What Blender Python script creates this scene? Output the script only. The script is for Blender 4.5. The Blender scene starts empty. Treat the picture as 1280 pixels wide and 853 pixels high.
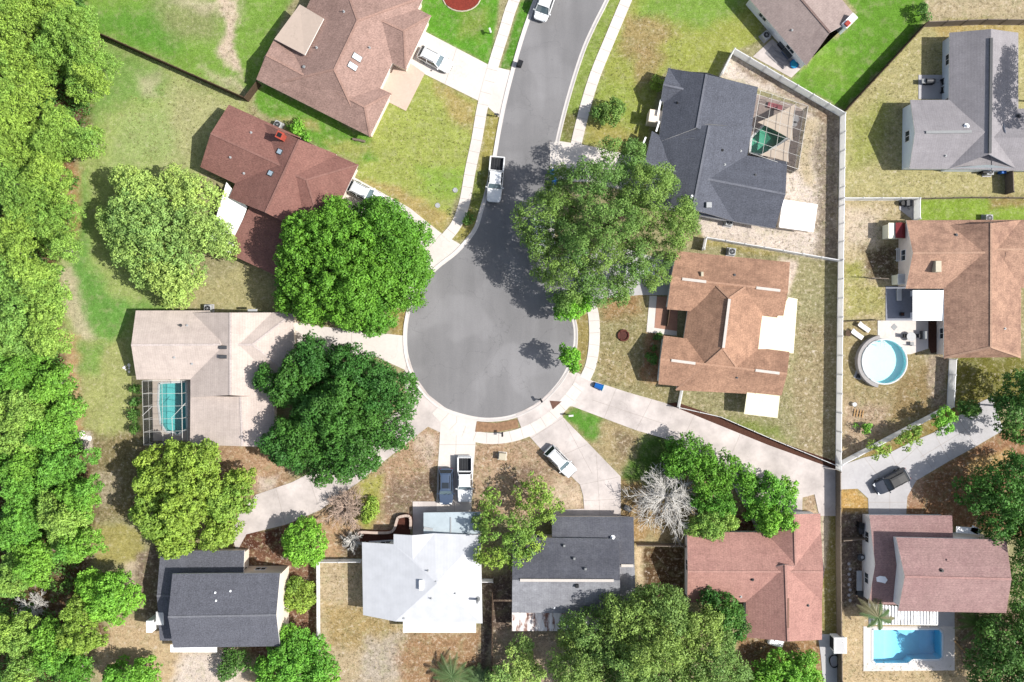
import bpy, math, random
import numpy as np
from mathutils import Vector, Matrix
from mathutils.geometry import tessellate_polygon

S, H = 0.105, 110.0          # metres per photo pixel on the ground, camera height
CX, CY = 640.0, 426.5
K = 2.05                     # how much brighter a sunlit flat surface shows than its base colour
EXPOSURE = 0.65
scene = bpy.context.scene
COL = scene.collection

def P(px, py, z=0.0):
    f = S * (H - z) / H
    return ((px - CX) * f, (CY - py) * f, z)

def PX(pts, z=0.0):
    return [P(p[0], p[1], p[2] if len(p) > 2 else z) for p in pts]

# ------------------------------------------------------------------ mesh builder
class MB:
    def __init__(s): s.v = []; s.f = []; s.m = []
    def add(s, vs, fs, m=0):
        o = len(s.v); s.v += [tuple(v) for v in vs]
        for f in fs: s.f.append([i + o for i in f]); s.m.append(m)
    def poly(s, pts, m=0): s.add(pts, [list(range(len(pts)))], m)
    def prism(s, pts, z0, z1, m=0, ms=None):
        """pts: 2-D world outline"""
        a = sum(pts[i][0] * pts[(i + 1) % len(pts)][1] - pts[(i + 1) % len(pts)][0] * pts[i][1] for i in range(len(pts)))
        if a < 0: pts = pts[::-1]
        n = len(pts)
        top = [(p[0], p[1], z1) for p in pts]; bot = [(p[0], p[1], z0) for p in pts]
        tri = tessellate_polygon([[Vector(t) for t in top]])
        fs = []
        for t in tri:
            q = [Vector(top[i]) for i in t]
            t = list(t)
            if (q[1] - q[0]).cross(q[2] - q[0]).z < 0: t = t[::-1]
            fs.append(t)
        s.add(top, fs, m)
        s.add(bot + top, [[i, (i + 1) % n, n + (i + 1) % n, n + i] for i in range(n)], m if ms is None else ms)
    def box(s, c, d, rz=0.0, m=0, taper=1.0, rot=None):
        """c: centre of the base, d: full sizes"""
        x, y, z = d[0] / 2, d[1] / 2, d[2]
        vs = [(-x, -y, 0), (x, -y, 0), (x, y, 0), (-x, y, 0)] + [(a * taper, b * taper, z) for a, b in ((-x, -y), (x, -y), (x, y), (-x, y))]
        R = rot if rot is not None else Matrix.Rotation(rz, 3, 'Z')
        vs = [tuple(R @ Vector(v) + Vector(c)) for v in vs]
        s.add(vs, [[3, 2, 1, 0], [4, 5, 6, 7], [0, 1, 5, 4], [1, 2, 6, 5], [2, 3, 7, 6], [3, 0, 4, 7]], m)
    def bbox(s, c, d, rz=0.0, m=0, b=0.05):
        """box with bevelled top and upright edges"""
        x, y, z = d[0] / 2, d[1] / 2, d[2]
        def ring(i, zz):
            a, c2 = x - i, y - i
            q = min(b, a * .5, c2 * .5)
            return [(-a + q, -c2, zz), (a - q, -c2, zz), (a, -c2 + q, zz), (a, c2 - q, zz), (a - q, c2, zz), (-a + q, c2, zz), (-a, c2 - q, zz), (-a, -c2 + q, zz)]
        vs = ring(0, 0) + ring(0, z - b) + ring(b, z)
        R = Matrix.Rotation(rz, 3, 'Z')
        vs = [tuple(R @ Vector(v) + Vector(c)) for v in vs]
        fs = [list(range(8))[::-1], list(range(16, 24))]
        for k in (0, 8): fs += [[k + i, k + (i + 1) % 8, k + 8 + (i + 1) % 8, k + 8 + i] for i in range(8)]
        s.add(vs, fs, m)
    def tube(s, pts, rad, n=6, m=0, cap=True):
        pts = [Vector(p) for p in pts]
        if not hasattr(rad, '__len__'): rad = [rad] * len(pts)
        vs = []; fs = []
        for i, p in enumerate(pts):
            d = (pts[min(i + 1, len(pts) - 1)] - pts[max(i - 1, 0)])
            if d.length < 1e-6: d = Vector((0, 0, 1))
            d.normalize()
            a = d.orthogonal().normalized() if abs(d.z) < .9 else Vector((1, 0, 0))
            a = (a - d * a.dot(d)).normalized(); b = d.cross(a)
            for k in range(n):
                t = 2 * math.pi * k / n
                vs.append(p + (a * math.cos(t) + b * math.sin(t)) * rad[i])
        for i in range(len(pts) - 1):
            for k in range(n): fs.append([i * n + k, i * n + (k + 1) % n, (i + 1) * n + (k + 1) % n, (i + 1) * n + k])
        if cap:
            fs.append(list(range(n))[::-1]); fs.append([(len(pts) - 1) * n + k for k in range(n)])
        s.add(vs, fs, m)
    def disc(s, c, r, z0, z1, n=20, m=0):
        s.prism([(c[0] + r * math.cos(2 * math.pi * k / n), c[1] + r * math.sin(2 * math.pi * k / n)) for k in range(n)], z0, z1, m)
    def bar(s, a, b, w, h, m=0):
        """rectangular bar from a to b (base-centre line)"""
        a = Vector(a); b = Vector(b); d = (b - a)
        sd = Vector((-d.y, d.x, 0)).normalized() * w / 2 if (abs(d.x) + abs(d.y)) > 1e-6 else Vector((w / 2, 0, 0))
        up = Vector((0, 0, h))
        vs = [a - sd, a + sd, b + sd, b - sd]
        vs = vs + [v + up for v in vs]
        s.add(vs, [[0, 1, 2, 3], [7, 6, 5, 4], [0, 4, 5, 1], [1, 5, 6, 2], [2, 6, 7, 3], [3, 7, 4, 0]], m)
    def build(s, name, mats, parent=None, smooth=False, local=False):
        me = bpy.data.meshes.new(name)
        off = Vector((0, 0, 0))
        if parent is not None and not local: 
            p = parent
            while p is not None: off += p.location; p = p.parent
        me.from_pydata([tuple(Vector(v) - off) for v in s.v], [], s.f)
        if not isinstance(mats, (list, tuple)): mats = [mats]
        for m in mats: me.materials.append(m)
        if len(mats) > 1: me.polygons.foreach_set('material_index', s.m)
        if smooth: me.polygons.foreach_set('use_smooth', [True] * len(s.f))
        me.update()
        o = bpy.data.objects.new(name, me); COL.objects.link(o)
        if parent is not None: o.parent = parent
        return o

def tag(o, label=None, cat=None, group=None, kind=None):
    if label: o['label'] = label
    if cat: o['category'] = cat
    if group: o['group'] = group
    if kind: o['kind'] = kind
    return o

def empty(name, loc, label, cat, group=None, rz=0.0):
    o = bpy.data.objects.new(name, None); COL.objects.link(o)
    o.location = loc; o.rotation_euler = (0, 0, rz); o.empty_display_size = .3
    return tag(o, label, cat, group)

# ------------------------------------------------------------------ materials
def lin(c):
    return tuple(((x / 255) / 12.92 if x <= 10 else ((x / 255 + .055) / 1.055) ** 2.4) for x in c)
def alb(c, k=None):
    k = k or K
    return tuple(min(x / k, .85) for x in lin(c))

class NT:
    def __init__(s, name):
        s.mat = bpy.data.materials.new(name); s.mat.use_nodes = True
        s.t = s.mat.node_tree; s.n = s.t.nodes; s.bs = s.n['Principled BSDF']; s.out = s.n['Material Output']
        s.tc = None
    def node(s, t, **kw):
        x = s.n.new(t)
        for k, v in kw.items(): setattr(x, k, v)
        return x
    def link(s, a, b): s.t.links.new(a, b)
    def coord(s):
        if s.tc is None: s.tc = s.node('ShaderNodeTexCoord').outputs['Object']
        return s.tc
    def noise(s, scale, detail=3, rough=.55, vec=None, stretch=None):
        x = s.node('ShaderNodeTexNoise'); x.inputs['Scale'].default_value = scale
        x.inputs['Detail'].default_value = detail; x.inputs['Roughness'].default_value = rough
        v = vec or s.coord()
        if stretch:
            mp = s.node('ShaderNodeMapping'); mp.inputs['Scale'].default_value = stretch[0]; mp.inputs['Rotation'].default_value = (0, 0, stretch[1])
            s.link(v, mp.inputs['Vector']); v = mp.outputs['Vector']
        s.link(v, x.inputs['Vector']); return x.outputs['Fac']
    def rng(s, fac, a, b, c, d):
        x = s.node('ShaderNodeMapRange'); x.inputs['From Min'].default_value = a; x.inputs['From Max'].default_value = b
        x.inputs['To Min'].default_value = c; x.inputs['To Max'].default_value = d; s.link(fac, x.inputs['Value']); return x.outputs['Result']
    def mul(s, a, b, op='MULTIPLY'):
        x = s.node('ShaderNodeMath', operation=op)
        for i, q in enumerate((a, b)):
            if isinstance(q, (int, float)): x.inputs[i].default_value = q
            else: s.link(q, x.inputs[i])
        return x.outputs[0]
    def scale(s, col, fac):
        x = s.node('ShaderNodeVectorMath', operation='SCALE')
        if isinstance(col, tuple): x.inputs[0].default_value = col
        else: s.link(col, x.inputs[0])
        if isinstance(fac, (int, float)): x.inputs['Scale'].default_value = fac
        else: s.link(fac, x.inputs['Scale'])
        return x.outputs[0]
    def mix(s, f, a, b, blend='MIX'):
        x = s.node('ShaderNodeMix', data_type='RGBA', blend_type=blend)
        for i, q in ((0, f), (6, a), (7, b)):
            if isinstance(q, (int, float)): x.inputs[i].default_value = q
            elif isinstance(q, tuple): x.inputs[i].default_value = (*q[:3], 1)
            else: s.link(q, x.inputs[i])
        return x.outputs[2]
    def finish(s, col, rough=.8, bump=None, dist=.05, spec=.3, metal=0):
        if isinstance(col, tuple): s.bs.inputs['Base Color'].default_value = (*col, 1)
        else: s.link(col, s.bs.inputs['Base Color'])
        s.bs.inputs['Roughness'].default_value = rough; s.bs.inputs['Specular IOR Level'].default_value = spec; s.bs.inputs['Metallic'].default_value = metal
        if bump is not None:
            b = s.node('ShaderNodeBump'); b.inputs['Distance'].default_value = dist; b.inputs['Strength'].default_value = .6
            s.link(bump, b.inputs['Height']); s.link(b.outputs[0], s.bs.inputs['Normal'])
        return s.mat

_mc = {}
def plain(name, rgb, rough=.6, var=.12, sc=3., spec=.3, metal=0, k=None):
    if k is None and min(rgb) > 212: k = 1.15
    key = (name, rgb)
    if key in _mc: return _mc[key]
    t = NT(name); c = alb(rgb, k)
    n = t.noise(sc, 4, .6)
    _mc[key] = t.finish(t.scale(c, t.rng(n, .25, .75, 1 - var, 1 + var)), rough, None, spec=spec, metal=metal)
    return _mc[key]

def shingle(name, rgb, grain=.3, stain=.25, stainrgb=None, ang=0.0, sc=5.5):
    t = NT(name); c = alb(rgb)
    big = t.noise(.22, 4, .6); mid = t.noise(1.1, 4, .65); fine = t.noise(sc, 2, .75, stretch=((.7, 1.6, 1), ang))
    sd = alb(stainrgb) if stainrgb else tuple(x * .55 for x in c)
    f = t.rng(t.mul(t.mul(big, mid, 'ADD'), .5), .42, .62, 0, stain * 2.0)
    f.node.clamp = True
    col = t.mix(f, c, sd)
    col = t.scale(col, t.rng(fine, .3, .7, 1 - grain, 1 + grain))
    s1 = t.noise(.9, 5, .75, stretch=((1, .1, 1), ang)); s2 = t.noise(.9, 5, .75, stretch=((.1, 1, 1), ang))
    col = t.scale(col, t.mul(t.rng(s1, .3, .7, .9, 1.08), t.rng(s2, .3, .7, .9, 1.08)))
    br = t.node('ShaderNodeTexWave', wave_type='BANDS'); br.inputs['Scale'].default_value = 1.05; br.inputs['Distortion'].default_value = 1.2; br.inputs['Detail'].default_value = 2
    mp = t.node('ShaderNodeMapping'); mp.inputs['Rotation'].default_value = (0, 0, ang); t.link(t.coord(), mp.inputs['Vector']); t.link(mp.outputs[0], br.inputs['Vector'])
    col = t.scale(col, t.rng(br.outputs['Fac'], 0, 1, .965, 1.03))
    return t.finish(col, .88, fine, .04, spec=.2)

def concrete(name, rgb, stain=.12, bigs=.18, k=1.75):
    t = NT(name); c = alb(rgb, k)
    big = t.noise(bigs, 5, .62); fine = t.noise(2.6, 5, .7)
    f = t.rng(big, .3, .7, 1 - stain, 1 + stain * .5); g = t.rng(fine, .25, .75, .94, 1.06)
    cr = t.node('ShaderNodeTexVoronoi', feature='DISTANCE_TO_EDGE'); cr.inputs['Scale'].default_value = .16
    w = t.node('ShaderNodeVectorMath', operation='ADD'); nv = t.node('ShaderNodeTexNoise'); nv.inputs['Scale'].default_value = .5; nv.inputs['Detail'].default_value = 5
    t.link(t.coord(), nv.inputs['Vector']); sc2 = t.scale(nv.outputs['Color'], 3.0)
    t.link(t.coord(), w.inputs[0]); t.link(sc2, w.inputs[1]); t.link(w.outputs[0], cr.inputs['Vector'])
    ck = t.rng(cr.outputs['Distance'], .0, .006, .86, 1.0); ck.node.clamp = True
    return t.finish(t.scale(c, t.mul(t.mul(f, g), ck)), .85, fine, .01, spec=.25)

def asphalt_mat():
    t = NT('asphalt'); c = alb((159, 158, 160))
    big = t.noise(.09, 5, .6); st = t.noise(.5, 4, .6, stretch=((1.0, .12, 1), math.radians(-14))); fine = t.noise(7, 4, .8)
    f = t.mul(t.mul(t.rng(big, .3, .7, .86, 1.1), t.rng(st, .3, .7, .9, 1.08)), t.rng(fine, .25, .75, .88, 1.12))
    vc = t.node('ShaderNodeTexVoronoi', feature='DISTANCE_TO_EDGE'); vc.inputs['Scale'].default_value = .13
    wv = t.node('ShaderNodeVectorMath', operation='ADD'); nv = t.node('ShaderNodeTexNoise'); nv.inputs['Scale'].default_value = .35; nv.inputs['Detail'].default_value = 6
    t.link(t.coord(), nv.inputs['Vector']); t.link(t.coord(), wv.inputs[0]); t.link(t.scale(nv.outputs['Color'], 5.0), wv.inputs[1]); t.link(wv.outputs[0], vc.inputs['Vector'])
    ck = t.rng(vc.outputs['Distance'], 0, .006, .8, 1.0); ck.node.clamp = True; f = t.mul(f, ck)
    pt = t.noise(.16, 2, .4); pf = t.rng(pt, .5, .56, .93, 1.04); pf.node.clamp = True; f = t.mul(f, pf)
    sp = t.noise(.55, 6, .72); oil = t.rng(sp, .63, .72, 1.0, .8); oil.node.clamp = True
    return t.finish(t.scale(c, t.mul(f, oil)), .9, fine, .01, spec=.25)

def corrug(name, rgb, pitch, ang, rust=None, amt=0.0, dist=.02, k=1.2):
    t = NT(name); c = alb(rgb, k)
    mp = t.node('ShaderNodeMapping'); mp.inputs['Rotation'].default_value = (0, 0, ang); t.link(t.coord(), mp.inputs['Vector'])
    w = t.node('ShaderNodeTexWave', wave_type='BANDS'); w.inputs['Scale'].default_value = .314 / pitch; t.link(mp.outputs[0], w.inputs['Vector'])
    col = t.scale(c, t.rng(t.noise(.9, 4), .3, .7, .93, 1.05))
    if rust:
        n = t.noise(.8, 5, .7, stretch=((1.6, .45, 1), 0)); f = t.rng(n, .5 - amt, .62 - amt, 0, 1); f.node.clamp = True
        col = t.mix(f, col, alb(rust))
    return t.finish(col, .55, w.outputs['Fac'], dist, spec=.3)

def leafmat(name, rgb, hue=.25, trans=.18, k=1.4):
    t = NT(name); c = alb(rgb, k)
    at = t.node('ShaderNodeAttribute', attribute_name='tint')
    sep = t.node('ShaderNodeSeparateColor'); t.link(at.outputs['Color'], sep.inputs[0])
    warm = (c[0] * 1.32, c[1] * 1.16, c[2] * 1.0); cool = (c[0] * .66, c[1] * .8, c[2] * .85)
    col = t.mix(sep.outputs[0], cool, warm)
    col = t.scale(col, t.rng(sep.outputs[1], 0, 1, .55, 1.4))
    t.finish(col, .6, None, spec=.3)
    tr = t.node('ShaderNodeBsdfTranslucent'); t.link(t.scale(col, 1.1), tr.inputs['Color'])
    mx = t.node('ShaderNodeMixShader'); mx.inputs[0].default_value = trans
    t.link(t.bs.outputs[0], mx.inputs[1]); t.link(tr.outputs[0], mx.inputs[2]); t.link(mx.outputs[0], t.out.inputs['Surface'])
    return t.mat

def barkmat(name, rgb):
    t = NT(name); n = t.noise(3, 5, .7, stretch=((3, 3, .6), 0))
    return t.finish(t.scale(alb(rgb), t.rng(n, .3, .7, .6, 1.35)), .9, n, .03)

def screenmat(name, op):
    t = NT(name); t.finish((.02, .022, .025), .8)
    tr = t.node('ShaderNodeBsdfTransparent'); mx = t.node('ShaderNodeMixShader'); mx.inputs[0].default_value = op
    t.link(tr.outputs[0], mx.inputs[1]); t.link(t.bs.outputs[0], mx.inputs[2]); t.link(mx.outputs[0], t.out.inputs['Surface'])
    return t.mat

def watermat(name, absorb, dens):
    t = NT(name); t.n.remove(t.bs)
    tr = t.node('ShaderNodeBsdfTransparent'); gl = t.node('ShaderNodeBsdfGlossy'); gl.inputs['Roughness'].default_value = .06
    n = t.noise(1.8, 3, .6); b = t.node('ShaderNodeBump'); b.inputs['Strength'].default_value = .25; b.inputs['Distance'].default_value = .08
    t.link(n, b.inputs['Height']); t.link(b.outputs[0], gl.inputs['Normal'])
    mx = t.node('ShaderNodeMixShader'); mx.inputs[0].default_value = .04
    t.link(tr.outputs[0], mx.inputs[1]); t.link(gl.outputs[0], mx.inputs[2]); t.link(mx.outputs[0], t.out.inputs['Surface'])
    va = t.node('ShaderNodeVolumeAbsorption'); va.inputs['Color'].default_value = (*absorb, 1); va.inputs['Density'].default_value = dens
    t.link(va.outputs[0], t.out.inputs['Volume'])
    return t.mat

def glassmat(name, rgb=(.03, .04, .05), rough=.08):
    t = NT(name); return t.finish(rgb, rough, None, spec=.8)

M = {}
M['asphalt'] = asphalt_mat()
M['concrete'] = concrete('driveway_concrete', (240, 232, 225))
M['concrete_aged'] = concrete('aged_concrete', (224, 214, 209), .3, .3)
M['concrete_gray'] = concrete('gray_concrete', (206, 204, 206), .14, .3)
M['curb'] = concrete('curb_concrete', (232, 226, 222), .1)
M['joint'] = plain('joint_filler', (196, 186, 178), .9)
M['paver'] = concrete('paver', (226, 202, 186), .12)
M['white'] = plain('white_paint', (238, 240, 243), .5, .05)
def vinylmat():
    t = NT('white_vinyl'); c = alb((246, 246, 248), 1.05); t.finish(c, .4, None, spec=.3)
    tr = t.node('ShaderNodeBsdfTranslucent'); tr.inputs['Color'].default_value = (*c, 1); mx = t.node('ShaderNodeMixShader'); mx.inputs[0].default_value = .55
    t.link(t.bs.outputs[0], mx.inputs[1]); t.link(tr.outputs[0], mx.inputs[2]); t.link(mx.outputs[0], t.out.inputs['Surface']); return t.mat
M['vinyl'] = vinylmat()
M['trim'] = plain('white_trim', (235, 232, 228), .5, .06)
M['fascia_brown'] = plain('brown_fascia', (150, 110, 90), .6, .1)
M['wall_white'] = plain('white_stucco', (236, 236, 236), .8, .06, 1.5)
M['wall_beige'] = plain('beige_stucco', (228, 214, 198), .8, .06, 1.5, k=1.25)
M['wall_pink'] = plain('pinkish_stucco', (236, 222, 212), .8, .06, 1.5, k=1.2)
M['wall_blue'] = plain('pale_blue_siding', (222, 232, 240), .7, .05, 1.5)
M['wood_dark'] = plain('weathered_dark_wood', (98, 78, 62), .85, .3, 4.)
M['wood_gray'] = plain('gray_weathered_wood', (150, 136, 122), .85, .25, 4.)
M['wood_tan'] = plain('tan_wood', (205, 165, 115), .8, .15, 3.)
M['brick'] = plain('red_brick', (150, 85, 68), .85, .25, 6.)
M['black'] = plain('black_plastic', (40, 42, 46), .5, .15)
M['darkgray'] = plain('dark_gray_metal', (88, 90, 94), .5, .15)
M['gray'] = plain('gray_metal', (165, 168, 170), .45, .1)
M['lightgray'] = plain('light_gray_metal', (205, 208, 210), .45, .08)
M['blue'] = plain('blue_plastic', (35, 120, 215), .45, .08)
M['teal'] = plain('turquoise_plastic', (40, 180, 220), .45, .08)
M['red'] = plain('red_paint', (190, 75, 60), .6, .1)
M['darkred'] = plain('dark_red_metal', (150, 45, 52), .6, .12)
M['cream'] = plain('cream_metal', (240, 238, 215), .55, .05)
M['beige'] = plain('beige_plastic', (225, 215, 190), .6, .06)
M['glass'] = glassmat('window_glass')
M['skyglass'] = glassmat('skylight_glass', (.30, .38, .44), .45)
M['rubber'] = plain('tyre_rubber', (38, 38, 40), .9, .1)
M['alu'] = plain('aluminium', (190, 192, 195), .35, .06)
M['cage'] = plain('pale_aluminium', (222, 220, 214), .45, .05)
M['lens'] = glassmat('lamp_lens', (.6, .62, .65), .1)
M['tail'] = plain('tail_lamp_red', (170, 25, 25), .3, .05)
M['sail'] = plain('beige_sail_cloth', (236, 218, 198), .8, .05, k=1.7)
M['mulch'] = plain('dark_mulch', (96, 62, 48), .95, .35, 4.)
M['screen_roof'] = screenmat('roof_screen', .2)
M['screen_wall'] = screenmat('wall_screen', .62)
# ------------------------------------------------------------------ ground: one sheet, base colours of lawn, straw, sand and soil
GREEN, LAWN, YGREEN, OLIVE, TAN, STRAW, SAND, WSAND, DIRT, LITTER, MULCH, FOREST, ORANGE, DGREEN = (
    (100, 154, 56), (132, 170, 72), (168, 186, 108), (156, 156, 110), (200, 186, 150), (214, 200, 170), (222, 202, 178), (236, 222, 210),
    (166, 128, 98), (122, 104, 86), (104, 66, 52), (112, 88, 60), (205, 166, 100), (78, 118, 42))
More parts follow.
